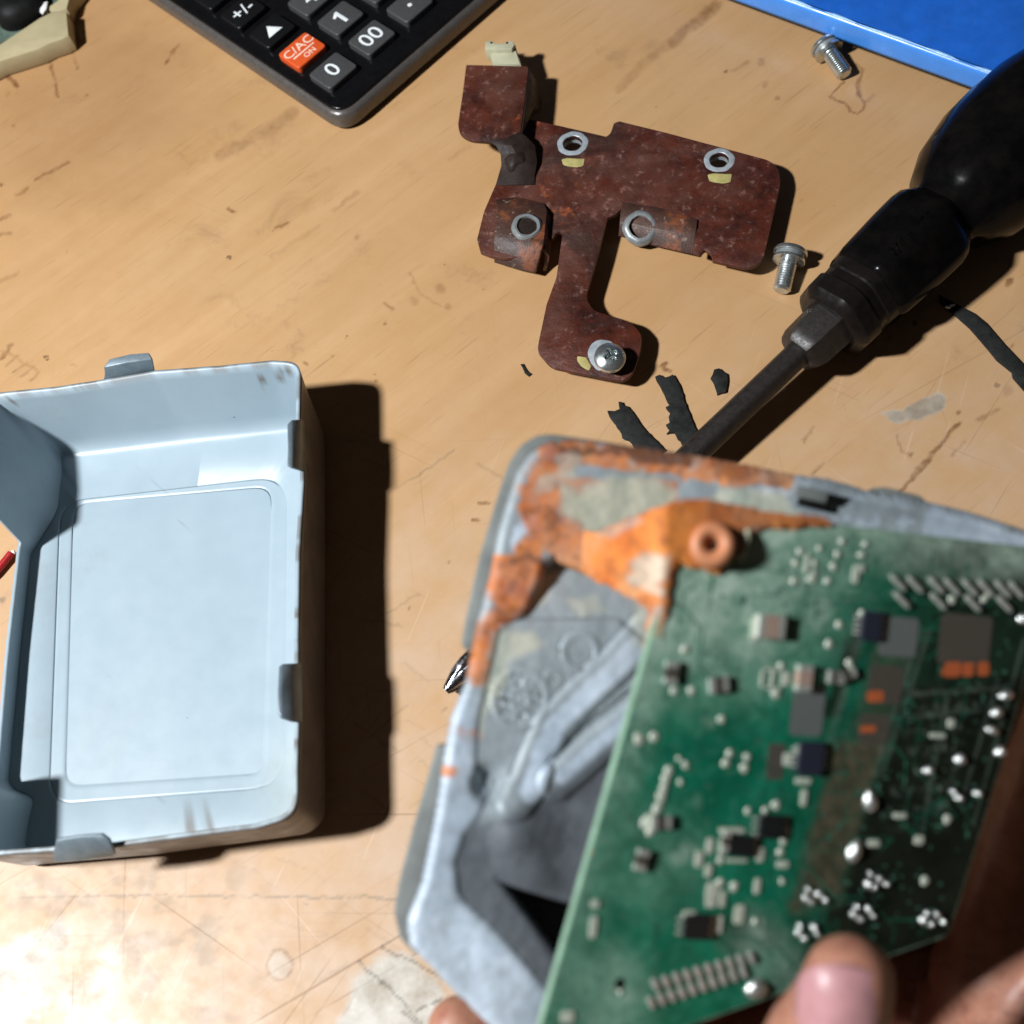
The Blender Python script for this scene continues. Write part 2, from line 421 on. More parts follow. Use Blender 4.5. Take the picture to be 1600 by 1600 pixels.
M_SCRAPG = simple('stained_green_laminate', (.075, .11, .085), .5, 0, .5, .6, 160, .4, 500)
M_RUBBER = simple('matt_black_rubber', (.004, .004, .004), .6, 0, .25, .2, 200)
M_STRIP = simple('aged_beige_plastic', (.40, .34, .20), .5, 0, .4, .12, 90, .1, 600)

# ------------------------------------------------------------------ workbench top (structure)
dx = .58
xs = np.concatenate([np.linspace(-700, -262, 16)[:-1], np.arange(-262, 152, dx), np.linspace(152, 600, 16)[1:]])
ys = np.concatenate([np.linspace(-450, 6, 16)[:-1], np.arange(6, 404, dx), np.linspace(404, 900, 16)[1:]])
X, Y = np.meshgrid(xs, ys); co = np.stack([X.ravel(), Y.ravel(), np.zeros(X.size)], 1)
front = co[:, 1] < 1200
qx, qy = proj(co)
cz = -((co-np.array([0, 0, CAM_H]))@ROT)[:, 2]
ok = cz > 60
qx = np.where(ok, qx, -9999); qy = np.where(ok, qy, -9999)
wx = qx+9*(fbm(qx/22, qy/22, 3)-.5)+5*(fbm(qx/7, qy/7, 5)-.5); wy = qy+9*(fbm(qx/22, qy/22, 9)-.5)+5*(fbm(qx/7, qy/7, 11)-.5)
st = np.zeros(len(co)); gr = np.zeros(len(co)); dk = np.zeros(len(co))
def line(a, pts, wd, amt, soft=.6):
    d = dline(wx, wy, pts); return np.maximum(a, amt*(1-sst(wd*(1-soft), wd*(1+soft), d)))
def dot(a, c, r, amt, ry=None):
    d = np.hypot((wx-c[0]), (wy-c[1])*(r/(ry or r))); return np.maximum(a, amt*(1-sst(r*.5, r*1.3, d)))
for pts, wd, a in [([(57, 281), (80, 268), (107, 254)], 3, .75), ([(25, 306), (44, 291)], 3, .6), ([(0, 343), (15, 335)], 3.5, .6), ([(0, 370), (17, 362)], 2.5, .45),
                   ([(1, 108), (14, 123), (27, 135)], 4, .95), ([(0, 97), (52, 78), (66, 78), (74, 86)], 2.5, .7), ([(75, 90), (82, 112), (86, 131), (89, 149)], 3, .75),
                   ([(74, 68), (92, 61), (104, 66), (113, 92)], 2.6, .55), ([(108, 20), (107, 55)], 2.2, .4), ([(110, 68), (114, 92), (121, 107)], 3.5, .55), ([(260, 96), (268, 84), (276, 70)], 3, .75),
                   ([(344, 243), (400, 212), (460, 176)], 9, .35), ([(380, 222), (443, 188)], 4, .35), ([(1120, 6), (1085, 38), (1050, 66)], 8, .55), ([(1110, 14), (1078, 44)], 4, .6), ([(1050, 66), (1005, 100), (965, 140)], 7, .25),
                   ([(1406, 768), (1440, 730), (1469, 697), (1499, 660)], 3, .75), ([(1420, 748), (1462, 703)], 2.5, .5), ([(1400, 682), (1412, 705), (1425, 715)], 2, .4),
                   ([(1317, 128), (1305, 142), (1297, 151), (1310, 159), (1320, 162), (1330, 171), (1341, 176), (1351, 172), (1352, 161), (1342, 149)], 1.8, .7),
                   ([(1342, 150), (1339, 138), (1341, 124)], 3, .7), ([(1341, 122), (1348, 110), (1336, 103)], 2.5, .55), ([(1350, 160), (1364, 147)], 3, .35),
                   ([(0, 560), (18, 540)], 2.5, .6), ([(10, 572), (28, 556)], 2.2, .5), ([(22, 582), (42, 566)], 2, .45), ([(34, 588), (52, 573)], 2, .4), ([(46, 594), (62, 580)], 2, .35), ([(4, 545), (60, 580)], 1.6, .35),
                   ([(600, 472), (612, 484)], 2.4, .7), ([(473, 566), (480, 570)], 2, .8), ([(358, 326), (366, 330)], 2, .8), ([(432, 356), (450, 346)], 2, .6), ([(750, 785), (766, 787)], 2.2, .8), ([(737, 813), (747, 814)], 2.4, .8),
                   ([(640, 425), (655, 460), (690, 480)], 1.5, .3), ([(1140, 110), (1170, 96)], 3, .3), ([(1043, 566), (1034, 572), (1046, 580)], 2.5, .8), ([(1100, 330), (1180, 345)], 1.4, .2),
                   ([(1255, 690), (1270, 665)], 2, .4), ([(1490, 710), (1510, 690)], 2.5, .35), ([(1530, 655), (1560, 640)], 3, .4), ([(1270, 740), (1285, 725)], 2.5, .4), ([(0, 440), (30, 425)], 3, .25),
                   ([(860, 1010), (900, 980)], 3, .3), ([(420, 400), (500, 355)], 3, .16), ([(520, 330), (560, 300)], 3, .25), ([(700, 250), (735, 230)], 3, .2)]:
    st = line(st, pts, wd, a)
for c, r_, a in [((21, 197), 4, .6), ((90, 149), 4, .8), ((120, 107), 4, .85), ((134, 150), 4.5, .8), ((139, 122), 3, .4), ((30, 146), 9, .45), ((12, 147), 6, .5), ((110, 185), 14, .3), ((126, 63), 4, .4), ((2, 290), 4, .8), ((93, 184), 3, .4), ((22, 195), 3, .6),
                 ((1196, 132), 6, .4), ((1213, 155), 4, .5), ((1190, 97), 6, .4), ((1577, 440), 6, .85), ((1430, 505), 4, .85), ((1420, 552), 6, .25), ((1497, 645), 3.5, .8), ((1390, 530), 5, .3), ((1580, 540), 3, .5), ((686, 452), 9, .35), ((648, 472), 8, .3), ((700, 480), 6, .35), ((560, 370), 5, .3), ((1424, 709), 3, .7), ((1575, 610), 9, .3), ((603, 505), 3, .7), ((588, 593), 3, .7), ((522, 558), 3, .45), ((640, 950), 3, .6), ((700, 880), 3, .5)]:
    st = dot(st, c, r_, a)
ring = np.hypot((wx-437)/20, (wy-1507)/24); st = np.maximum(st, .55*(1-sst(.06, .16, np.abs(ring-1)))); gr = np.maximum(gr, .35*(1-sst(.7, 1, ring)))
st *= .45+1.1*np.clip(fbm(qx/8, qy/8, 19)-.1, 0, 1)
# darker brown field in the upper left corner
st = np.maximum(st, .30*(1-sst(60, 330, np.hypot(qx-90, (qy-150)*1.2)+160*(fbm(qx/70, qy/40, 21)-.5)))*(qx > -3000))
# grey smear, paint residue
sm = sdpoly(wx, wy, [(1377, 646), (1395, 641), (1412, 641), (1437, 624), (1465, 613), (1477, 620), (1473, 635), (1456, 648), (1433, 658), (1420, 656), (1415, 653), (1402, 659), (1389, 656), (1387, 650)])
dk = np.maximum(dk, .5*(1-sst(-3, 3, sm))*(.6+.8*(fbm(qx/12, qy/12, 31)-.2)))
gr = np.maximum(gr, .55*(1-sst(-2, 4, sm)))
gp = sdpoly(wx, wy, [(545, 1525), (590, 1488), (640, 1492), (700, 1545), (705, 1640), (520, 1640)])+26*(fbm(qx/28, qy/28, 41)-.5)
gr = np.maximum(gr, .75*(1-sst(-12, 6, gp)))
for pts in ([(598, 1480), (640, 1500), (690, 1530)], [(560, 1500), (610, 1545), (660, 1600)], [(630, 1580), (650, 1600)], [(600, 1540), (590, 1535)], [(655, 1580), (690, 1560)]):
    dk = line(dk, pts, 1.8, .8)
gp = sdpoly(wx, wy, [(-120, 1500), (20, 1470), (95, 1440), (110, 1490), (60, 1540), (30, 1640), (-120, 1640)])+40*(fbm(qx/30, qy/30, 43)-.5)
gr = np.maximum(gr, .55*(1-sst(-14, 8, gp)))
dk = np.maximum(dk, .30*sst(.52, .66, fbm(qx/46, qy/30, 47))*sst(1320, 1380, qy)*(1-sst(300, 460, qx)))
dk = line(dk, [(34, 1401), (150, 1399), (330, 1400), (620, 1403)], 1.7, .5)
for k in range(26):
    x0 = random.uniform(150, 760); y0 = random.uniform(1290, 1600); an = random.choice([.35, .5, -.45, .8, -1.1, .62])+random.uniform(-.1, .1); L = random.uniform(25, 120)
    dk = line(dk, [(x0, y0), (x0+L*.5*math.cos(an), y0+L*.5*math.sin(an)+random.uniform(-3, 3)), (x0+L*math.cos(an), y0+L*math.sin(an))],  1.7, random.uniform(.08, .24))
for k in range(20):
    x0 = random.uniform(530, 760); y0 = random.uniform(620, 1300); an = random.choice([.45, .6, -.6, .1])+random.uniform(-.12, .12); L = random.uniform(20, 90)
    dk = line(dk, [(x0, y0), (x0+L*math.cos(an), y0+L*math.sin(an))], 1.7, random.uniform(.12, .28))
dk = np.maximum(dk, .6*(1-sst(2, 9, np.hypot(wx-4, wy-938))))
worn = np.clip(sst(620, 1350, qy+.25*qx+200*(fbm(qx/90, qy/90, 51)-.5)), 0, 1)*(qy > -3000)
colr = np.stack([np.clip(st, 0, 1), np.clip(gr, 0, 1), worn, np.clip(dk, 0, 1)], 1)
bench = gridmesh('tabletop', co, len(xs), len(ys), M_WOOD, None, colr)
bench['kind'] = 'structure'; bench['label'] = 'scratched and stained varnished wooden workbench top'

# ------------------------------------------------------------------ grey painted metal cover, lying open side up
CH = 27.5
FLZ = .8
cover = thing('metal_cover', 'pale blue grey pressed metal cover lying open side up with bent crimp tabs', 'metal cover', P(513, 1300))
def star(poly, c, th):
    a = np.array(poly); b = np.roll(a, -1, 0); out = np.zeros(len(th))
    for i, tt in enumerate(th):
        d = np.array([math.cos(tt), math.sin(tt)]); best = 0
        e = b-a; den = d[0]*e[:, 1]-d[1]*e[:, 0]
        with np.errstate(divide='ignore', invalid='ignore'):
            q = a-c; s = (q[:, 0]*e[:, 1]-q[:, 1]*e[:, 0])/den; u = (q[:, 0]*d[1]-q[:, 1]*d[0])/den
        okk = (np.abs(den) > 1e-12) & (u >= -1e-6) & (u <= 1+1e-6) & (s > 0)
        out[i] = s[okk].max() if okk.any() else 0
    return c+out[:, None]*np.stack([np.cos(th), np.sin(th)], 1)
def pxz(pts, z): return [P(x, y, z)[:2] for x, y in pts]
floor_px = [(92, 706), (300, 681), (498, 660), (513, 682), (515, 1000), (515, 1284), (492, 1306), (250, 1338), (44, 1356), (36, 1330), (40, 1292), (50, 1252), (22, 1242), (9, 1228), (28, 1020), (45, 866), (58, 848), (88, 800), (95, 740)]
floor_r = [6, 0, 5, 5, 0, 5, 5, 0, 5, 3, 3, 1.5, 1.5, 1.5, 0, 1.5, 2, 3, 2]
rim_px = [(-18, 618), (0, 613), (90, 604), (160, 593), (240, 579), (348, 571), (425, 563), (470, 566), (468, 652), (474, 700), (475, 752), (468, 864), (466, 1000), (467, 1130), (465, 1200), (465, 1274), (400, 1294), (280, 1309), (180, 1323), (84, 1330), (0, 1336), (-72, 1342), (-66, 1240), (-50, 1000), (-30, 850), (-16, 740)]
rim_r = [5, 0, 0, 0, 0, 0, 0, 5.5, 0, 0, 0, 0, 0, 0, 0, 6.5, 0, 0, 0, 0, 0, 6, 0, 0, 0, 0]
cC = P(272, 1000, FLZ)[:2]
fw = rounded(pxz(floor_px, FLZ), floor_r, 6); rw = rounded(pxz(rim_px, CH), rim_r, 7)
pin = rounded(pxz([(116, 788), (428, 761), (414, 1212), (104, 1232)], FLZ-.9), [6, 6, 4, 5], 8)
pout = rounded(pxz([(92, 783), (455, 742), (451, 1236), (74, 1263)], FLZ), [9, 11, 11, 8], 8)
NTH = 520
TH = np.linspace(0, 2*math.pi, NTH, endpoint=False)
rin, rout, rfl, rrm = (star(p, cC, TH) for p in (pin, pout, fw, rw))
# wall height: the cut-out on the left side leaves only a low wall
def angof(px, py, z): q = P(px, py, z)[:2]-cC; return math.atan2(q[1], q[0]) % (2*math.pi)
a_up, a_lo = angof(48, 856, FLZ), angof(14, 1236, FLZ)
hmax = np.ones(NTH); soft = .012
thm = TH
low = .27
m = sst(a_up-soft, a_up+.02, thm)*(1-sst(a_lo-.01, a_lo+soft, thm)); hmax = 1-(1-low)*m
hmax = hmax-.003*(np.sin(thm*61)+np.sin(thm*37+1))*.25
V = []; Fc = []
def pushring(xy, z): V.extend([(p[0], p[1], zz) for p, zz in zip(xy, z if hasattr(z, '__len__') else [z]*NTH)])
nr = 0
def scl(a, b, t): return a+(b-a)*(t[:, None] if hasattr(t, '__len__') else t)
rings = []
cen = np.tile(cC, (NTH, 1))
for f_ in (.0, .5): rings.append((scl(cen, rin, .02+f_*1.6 if f_ else .02), np.full(NTH, FLZ-.9)))
rings.append((scl(cen, rin, .985), np.full(NTH, FLZ-.9)))
for q_, z_ in ((0, -.88), (.05, -.78), (.10, -.66), (.16, -.62), (.30, -.60), (.70, -.46), (.84, -.42), (.90, -.38), (.955, -.19), (1.0, -.01)): rings.append((scl(rin, rout, q_), np.full(NTH, FLZ+z_)))
un = (rfl-cC)/np.linalg.norm(rfl-cC, axis=1)[:, None]
lm_ = sst(angof(96, 706, FLZ)-.06, angof(96, 706, FLZ)+.03, TH)*(1-sst(angof(44, 1350, FLZ)-.02, angof(44, 1350, FLZ)+.06, TH))
A = rfl-un*(4.6-3.7*lm_)[:, None]; C = scl(rfl, rrm, .20-.12*lm_)
rings.append((A-un*.7, np.full(NTH, FLZ)))
for tt in (0., .2, .4, .6, .8, 1.):
    xy = (1-tt)**2*A+2*tt*(1-tt)*rfl+tt*tt*C; z = (1-tt)**2*FLZ+2*tt*(1-tt)*FLZ+tt*tt*(FLZ+(.20-.12*lm_)*(CH-FLZ))
    rings.append((xy, z))
for tt in np.linspace(.24, 1, 8):
    fr_ = np.minimum(.2+(hmax-.2)*(tt-.2)/.8, hmax); rings.append((scl(rfl, rrm, fr_), FLZ+fr_*(CH-FLZ)))
for xy, z in rings: pushring(xy, z)
for j in range(len(rings)-1):
    for i in range(NTH):
        a, b = j*NTH+i, j*NTH+(i+1) % NTH; Fc.append((a, b, b+NTH, a+NTH))
Fc.append(tuple(range(NTH-1, -1, -1)))
shell = mk('shell', V, Fc, [M_COVER], cover, 60); fixn(shell); smooth(shell.data, 60)
vv = np.array(V); sx_, sy_ = proj(vv)
wob = lambda s, a, sd: a*(fbm(sx_/s, sy_/s, sd)-.5)
yel = .55*sst(380, 460, sx_+wob(40, 60, 2))*sst(1000, 1240, sy_)+.25*sst(1120, 1260, sy_+wob(50, 90, 5))
yel = np.maximum(yel, .55*(1-sst(0, 70, np.hypot((sx_-165), (sy_-1165)*.8)+wob(40, 60, 8))))
hz = vv[:, 2]/CH
d_rim = (hz > .975).astype(float)*sst(.38, .62, fbm(sx_/18, sy_/18, 14))
brk = np.zeros(len(vv))
for c_, r_ in [((458, 1248), 9), ((440, 1262), 8), ((433, 1273), 10), ((300, 1302), 10), ((330, 1300), 9), ((452, 572), 10), ((440, 582), 9), ((410, 590), 8), ((466, 1160), 9), ((20, 625), 6), ((466, 960), 7)]:
    brk = np.maximum(brk, .8*(1-sst(r_*.3, r_*1.2, np.hypot(sx_-c_[0], sy_-c_[1])+8*(fbm(sx_/5, sy_/5, 6)-.5))))
colc = np.stack([np.clip(yel, 0, 1), yel*0, yel*0, np.clip(np.maximum(brk, d_rim*.55), 0, 1)], 1)
ca = shell.data.color_attributes.new('Col', 'FLOAT_COLOR', 'POINT'); ca.data.foreach_set('color', colc.astype(np.float32).ravel())
sm_ = shell.modifiers.new('s', 'SOLIDIFY'); sm_.thickness = 1.1*MM; sm_.offset = -1.0
shell.data.materials.clear(); shell.data.materials.append(M_COVER_OUT); shell.data.materials.append(M_COVER); sm_.material_offset = 1; sm_.material_offset_rim = 1
# embossed lettering strokes that cannot be read in the photo are left as shallow stamped dashes
for i, x0 in enumerate([196, 212, 226, 243, 258, 271, 285, 300, 343, 356, 368, 380]):
    y0 = 737-(x0-196)*.105
    a = P(x0, y0, FLZ); q = P(x0+6, y0-1, FLZ); ff = frame(a+[0, 0, .02], q-a, z=(0, 0, 1))
    box('stamped_stroke', ff, (random.uniform(.5, 1.2), random.uniform(1.2, 1.9), .12), M_COVER, cover, .05, 1)
# crimp tabs
def tabrows(rows): return [[P(x, y, z) for x, y, z in r] for r in rows]
sheet('tab', tabrows([[(449, 727, CH+5.0), (450, 700, CH+5.2), (449, 664, CH+5)], [(455, 731, CH+4.6), (456, 698, CH+4.8), (455, 657, CH+4.6)], [(465, 734, CH+2.4), (467, 698, CH+2.4), (468, 656, CH+2.4)], [(474, 737, CH-1), (475, 698, CH-1), (473, 658, CH-1)]]), M_COVER_TAB, cover, 1.0, bev=.25)
sheet('tab', tabrows([[(434, 1112, CH+4.6), (434, 1076, CH+5.2), (436, 1042, CH+4.6)], [(439, 1122, CH+4.4), (440, 1076, CH+4.8), (441, 1038, CH+4.4)], [(456, 1128, CH+2.2), (456, 1076, CH+2.4), (457, 1037, CH+2.2)], [(471, 1129, CH-1), (470, 1076, CH-1), (469, 1036, CH-1)]]), M_COVER_TAB, cover, 1.0, bev=.25)
sheet('tab', tabrows([[(90, 1310, CH+4.6), (130, 1304, CH+4.8), (160, 1302, CH+4.6)], [(87, 1318, CH+4), (130, 1309, CH+4.2), (172, 1311, CH+4)], [(84, 1330, CH+1.5), (130, 1328, CH+1.5), (179, 1327, CH+1.5)], [(86, 1345, CH-1.5), (130, 1342, CH-1.5), (181, 1334, CH-1.5)]]), M_COVER_TAB, cover, 1.0, bev=.25)
sheet('tab', tabrows([[(162, 594, CH-1), (200, 588, CH-1), (242, 581, CH-1)], [(164, 583, CH+2), (200, 577, CH+2), (240, 570, CH+2)], [(163, 573, CH+4.4), (200, 566, CH+4.6), (238, 561, CH+4.4)], [(172, 562, CH+4.8), (205, 554, CH+5), (233, 552, CH+4.8)]]), M_COVER_TAB, cover, .9, bev=.2)

# ------------------------------------------------------------------ rusty bracket
BZ = 7.0
bracket = thing('rusty_bracket', 'dark red rusted sheet steel bracket with folded nut tabs and an arm', 'bracket', P(930, 400))
Q = lambda pts: [(680+.3625*x, 40+.3625*y) for x, y in pts]
def hole_px(c, r):
    z = BZ; px, py = 680+.3625*c[0], 40+.3625*c[1]; cc = P(px, py, z)[:2]; rr = np.linalg.norm(P(px+r*.3625, py, z)[:2]-cc); return cc, rr
h1, r1 = hole_px((592, 508), 42); h2, r2 = hole_px((1224, 580), 42)
out = [(388, 400), (540, 432), (738, 478), (756, 462), (770, 420), (792, 411), (1000, 462), (1440, 580), (1478, 612), (1490, 672), (1450, 850), (1415, 1000), (1390, 1032), (1340, 1046), (1195, 1012), (1192, 985), (1165, 965), (1140, 985), (1110, 975), (1130, 845), (815, 775), (780, 812), (744, 828), (700, 1000), (652, 1160), (658, 1190), (682, 1228), (842, 1276), (892, 1332), (886, 1400), (852, 1500), (812, 1532), (700, 1512), (500, 1472), (440, 1402), (446, 1360), (480, 1200), (522, 1085), (548, 900), (540, 886), (522, 892), (505, 920), (485, 905), (455, 985), (300, 1004), (238, 992), (195, 975), (180, 920), (210, 800), (262, 680), (285, 600), (280, 530), (300, 470), (350, 440)]
rr_ = [.5]*len(out)
for i in (7, 8, 9, 11, 12, 13, 27, 28, 29, 30, 31, 33, 34, 35): rr_[i] = 2.2
for i in (23, 24, 25, 26): rr_[i] = 3
ow = rounded([P(x, y, BZ)[:2] for x, y in Q(out)], rr_, 5)
plate('plate', ow, HORIZ(BZ), 1.5, M_RUST, bracket, [circ(h1, r1*.93), circ(h2, r2*.93)], .2)
for hc, hr in ((h1, r1), (h2, r2)):
    lathe('ring', [(hr, -3.2), (hr, .0), (hr*1.05, .14), (hr*1.46, .12), (hr*1.58, .0), (hr*1.62, -.4), (hr*1.3, -1.6), (hr*1.3, -3.2), (hr, -3.2)], frame((hc[0], hc[1], BZ), (1, 0, 0), y=(0, 1, 0)), M_HOLE, bracket, 48, cap=False,
          mod=lambda th, z: 1+.015*math.sin(5*th+1)+.012*math.sin(9*th))
for cx, cy, ww, hh in ((594, 590, 100, 34), (1226, 658, 105, 38)):
    pl = [(cx-ww/2, cy-hh/2+4), (cx-ww/4, cy-hh/2-2), (cx+ww*.3, cy-hh/2+2), (cx+ww/2, cy-hh/2), (cx+ww/2-6, cy+hh/2-2), (cx+ww*.15, cy+hh/2+4), (cx-ww*.2, cy+hh/2), (cx-ww/2+8, cy+hh/3)]
    plate('paint_mark', rounded([P(x, y, BZ)[:2] for x, y in Q(pl)], .5, 3), HORIZ(BZ+.06), .1, M_YEL, bracket, bevel=.02)
plate('paint_mark', rounded([P(x, y, BZ)[:2] for x, y in Q([(612, 1425), (650, 1430), (672, 1470), (662, 1488), (630, 1470), (612, 1445)])], .5, 3), HORIZ(BZ+.06), .1, M_YEL, bracket, bevel=.02)
plate('bare_patch', rounded([P(x, y, BZ)[:2] for x, y in Q([(672, 1372), (705, 1352), (760, 1360), (790, 1400), (780, 1470), (700, 1490), (668, 1450), (655, 1410)])], 1.2, 4), HORIZ(BZ+.05), .1, M_HOLE, bracket, bevel=.02)
def R3(rows): return [[P(680+.3625*x, 40+.3625*y, z) for x, y, z in r] for r in rows]
# left nut tab: raised pad, then folded down at the front; a side cheek to the right
lt = sheet('nut_tab', R3([[(262, 758, 6.6), (360, 748, 6.6), (470, 775, 6.6)], [(266, 792, 9.0), (360, 790, 9.2), (484, 808, 9.0)], [(258, 900, 9.3), (360, 915, 9.3), (470, 940, 9.3)], [(254, 930, 8.4), (350, 955, 8.4), (462, 968, 8.4)], [(258, 1020, 3.5), (340, 1045, 3.5), (434, 1066, 3.5)]]), M_RUSTB, bracket, 1.7, bev=.3)
sheet('tab_cheek', R3([[(476, 806, 8.8), (464, 962, 8.2)], [(500, 835, 6), (487, 1000, 5)], [(502, 850, 2), (470, 1060, 1)]]), M_RUSTB, bracket, 1.1, bev=.2)
c0 = P(680+.3625*396, 40+.3625*866, 10.6); cx1 = P(680+.3625*450, 40+.3625*890, 9.8)
lathe('nut_collar', [(3.0, -4), (3.0, .1), (3.25, .7), (3.9, .75), (4.5, .2), (5.0, -.6), (4.4, -4), (3.0, -4)], frame(c0, cx1-c0, z=(.10, -.16, 1)), M_ZINCD, bracket, 44, cap=False, mod=lambda th, z: 1+.02*math.sin(3*th)+.015*math.sin(7*th+1))
lathe('nut_bore', [(3.0, 0), (2.9, -3.8), (0.0, -3.8)], frame(c0, cx1-c0, z=(.10, -.16, 1)), M_DKGRIME, bracket, 32)
rt_ = sheet('nut_tab', R3([[(806, 768, 6.8), (960, 790, 6.8), (1132, 842, 6.8)], [(800, 800, 7.2), (960, 822, 7.2), (1128, 872, 7)], [(796, 850, 6.2), (960, 880, 6.2), (1124, 905, 6)], [(792, 906, 2.8), (950, 950, 2.8), (1112, 988, 2.8)]]), M_RUSTB, bracket, 1.7, bev=.3)
c0 = P(680+.3625*886, 40+.3625*868, 7.0); cx1 = P(680+.3625*950, 40+.3625*890, 6.8)
lathe('nut_collar', [(3.4, -4.5), (3.4, .0), (3.6, .35), (4.3, .38), (5.0, .0), (5.6, -.9), (4.8, -4.5), (3.4, -4.5)], frame(c0, cx1-c0, z=(.05, -.35, 1)), M_ZINCD, bracket, 44, cap=False, mod=lambda th, z: 1+.02*math.sin(4*th)+.015*math.sin(9*th+1))
# raised square ear at the upper left, with its folded side and the twisted neck
EZ = 12.5
ear = [(133, 168), (392, 174), (402, 180), (385, 330), (366, 470), (290, 500), (235, 500), (150, 494), (108, 468), (97, 430), (118, 290)]
plate('ear', rounded([P(x, y, EZ)[:2] for x, y in Q(ear)], [.6, .5, .5, 0, .8, 2, 1, 3, 3.5, 3, 0], 5), HORIZ(EZ), 1.4, M_RUST, bracket, bevel=.25)
sheet('ear_side', R3([[(398, 182, EZ-.4), (386, 320, EZ-.4), (368, 466, EZ-.4)], [(424, 232, 8), (420, 345, 8), (384, 440, 9.5)], [(455, 335, 1), (440, 372, 3), (392, 402, 6.8)]]), M_DKGRIME, bracket, 1.2, bev=.2)
sheet('neck', R3([[(232, 498, EZ-.4), (300, 490, EZ-.2), (364, 462, EZ-.4)], [(262, 520, 11.6), (330, 520, 11.8), (392, 480, 11.6)], [(286, 560, 9.8), (350, 555, 10.6), (430, 520, 9.8)], [(288, 610, 8.2), (350, 600, 9.6), (440, 590, 8.4)], [(276, 650, 7), (350, 640, 7.8), (430, 650, 7)], [(262, 690, 6.7), (350, 690, 6.9), (430, 690, 6.7)]]), M_DKGRIME, bracket, 1.3, 90, bev=.2)
lc = P(680+.3625*350, 40+.3625*575, 9.2)
lathe('weld_lump', [(4.6, -2.6), (4.4, -.8), (3.6, .8), (2.2, 1.8), (0.0, 2.1)], frame(lc, (1, .3, 0), z=(0, 0, 1)), M_DKGRIME, bracket, 28, ang=80, mod=lambda th, z: 1+.10*math.sin(2*th+.5)+.06*math.sin(5*th))
# feet that carry the plate on the bench, folded under the far and right edges
for (xa, ya), (xb, yb) in (((1470, 690), (1425, 960)), ((850, 430), (1000, 464))):
    a, b = P(680+.3625*xa, 40+.3625*ya, BZ-1), P(680+.3625*xb, 40+.3625*yb, BZ-1)
    n_ = np.cross(b-a, (0, 0, 1.)); n_ /= np.linalg.norm(n_); n_ = n_ if n_@(P(1000, 320)-a) > 0 else -n_
    a, b = a+n_*5, b+n_*5
    sheet('foot', [[a, b], [a-[0, 0, BZ-1], b-[0, 0, BZ-1]]], M_RUST, bracket, 1.2)

# cream clip pushed onto the ear
clip = thing('plastic_clip', 'small cream plastic clip standing on the raised ear of the rusty bracket', 'clip', P(785, 90))
Zc = lambda pts: [(700+.1375*x, 50+.1375*y) for x, y in pts]
cz_ = EZ-1
plate('clip_body', rounded([P(x, y, cz_)[:2] for x, y in Zc([(500, 380), (508, 340), (490, 280), (462, 205), (720, 205), (762, 140), (835, 385)])], .3, 3), HORIZ(cz_), 5, M_CLIP, clip, bevel=.4)
plate('clip_head', rounded([P(x, y, cz_+1.6)[:2] for x, y in Zc([(418, 190), (425, 100), (515, 98), (530, 128), (650, 128), (665, 98), (742, 100), (758, 140), (725, 196), (540, 200)])], .3, 3), HORIZ(cz_+1.6), 5, M_CLIP, clip, bevel=.35)
for x, y in ((492, 120), (672, 122)):
    lathe('clip_dimple', [(0.0, 0), (.45, 0), (.5, -.3)], frame(P(700+.1375*x, 50+.1375*y, cz_+1.66), (1, 0, 0), y=(0, 1, 0)), M_DKGRIME, clip, 12)

# ------------------------------------------------------------------ screws
def cross_head(name, R, h, fr, mat, parent, local=False):
    nr_, na = 22, 72; V = [(0, 0, h)]; Fc = []
    def cross(x, y):
        a = max(abs(x)-R*.46, abs(y)-R*.115); b = max(abs(y)-R*.46, abs(x)-R*.115); d = min(a, b)
        c = math.hypot(x, y)-R*.2
        return min(d, c)
    def zz(x, y, r): return h*(1-.62*(r/R)**2.6)
    for i in range(1, nr_+1):
        r = R*i/nr_
        for k in range(na):
            th = 2*math.pi*k/na; x, y = r*math.cos(th), r*math.sin(th)
            d = cross(x, y); dep = 1-min(1, max(0, (d+.22)/.30)); V.append((x, y, zz(x, y, r)-dep*R*.42*(1-.4*r/R)))
    V[0] = (0, 0, h-R*.42)
    for k in range(na): Fc.append((0, 1+k, 1+(k+1) % na))
    for i in range(nr_-1):
        for k in range(na):
            a, b = 1+i*na+k, 1+i*na+(k+1) % na; Fc.append((a, a+na, b+na, b))
    b0 = 1+(nr_-1)*na; n0 = len(V)
    for k in range(na):
        th = 2*math.pi*k/na; V.append((R*math.cos(th), R*math.sin(th), 0))
    for k in range(na): Fc.append((b0+k, n0+k, n0+(k+1) % na, b0+(k+1) % na))
    Fc.append(tuple(n0+k for k in range(na-1, -1, -1)))
    o = mk(name, xf(fr, V), Fc, mat, parent, 50, local); fixn(o); smooth(o.data, 50); return o
# the one still sitting in the arm
sc = P(680+.3625*752, 40+.3625*1436, BZ+4.4); srad = np.linalg.norm(P(680+.3625*820, 40+.3625*1436, BZ+5)-P(680+.3625*752, 40+.3625*1436, BZ+5))
s0 = thing('cross_head_screw', 'zinc cross head screw still sitting in the arm of the rusty bracket', 'screw', sc, 'zinc screws from the bracket')
fr_ = frame(sc, (math.cos(.5), math.sin(.5), 0), z=(.18, -.12, 1))
cross_head('head', srad, 3.0, fr_, M_ZINC, s0)
lathe('washer', [(0.0, -1.6), (srad*.78, -1.6), (srad*.84, -1.4), (srad*.84, -.25), (srad*.78, 0), (0.0, 0)], fr_, M_ZINCD, s0, 40)
lathe('shank', [(0.0, -8), (2.3, -8), (2.6, -7.4), (2.6, -1.6), (0.0, -1.6)], fr_, M_ZINC, s0, 24)
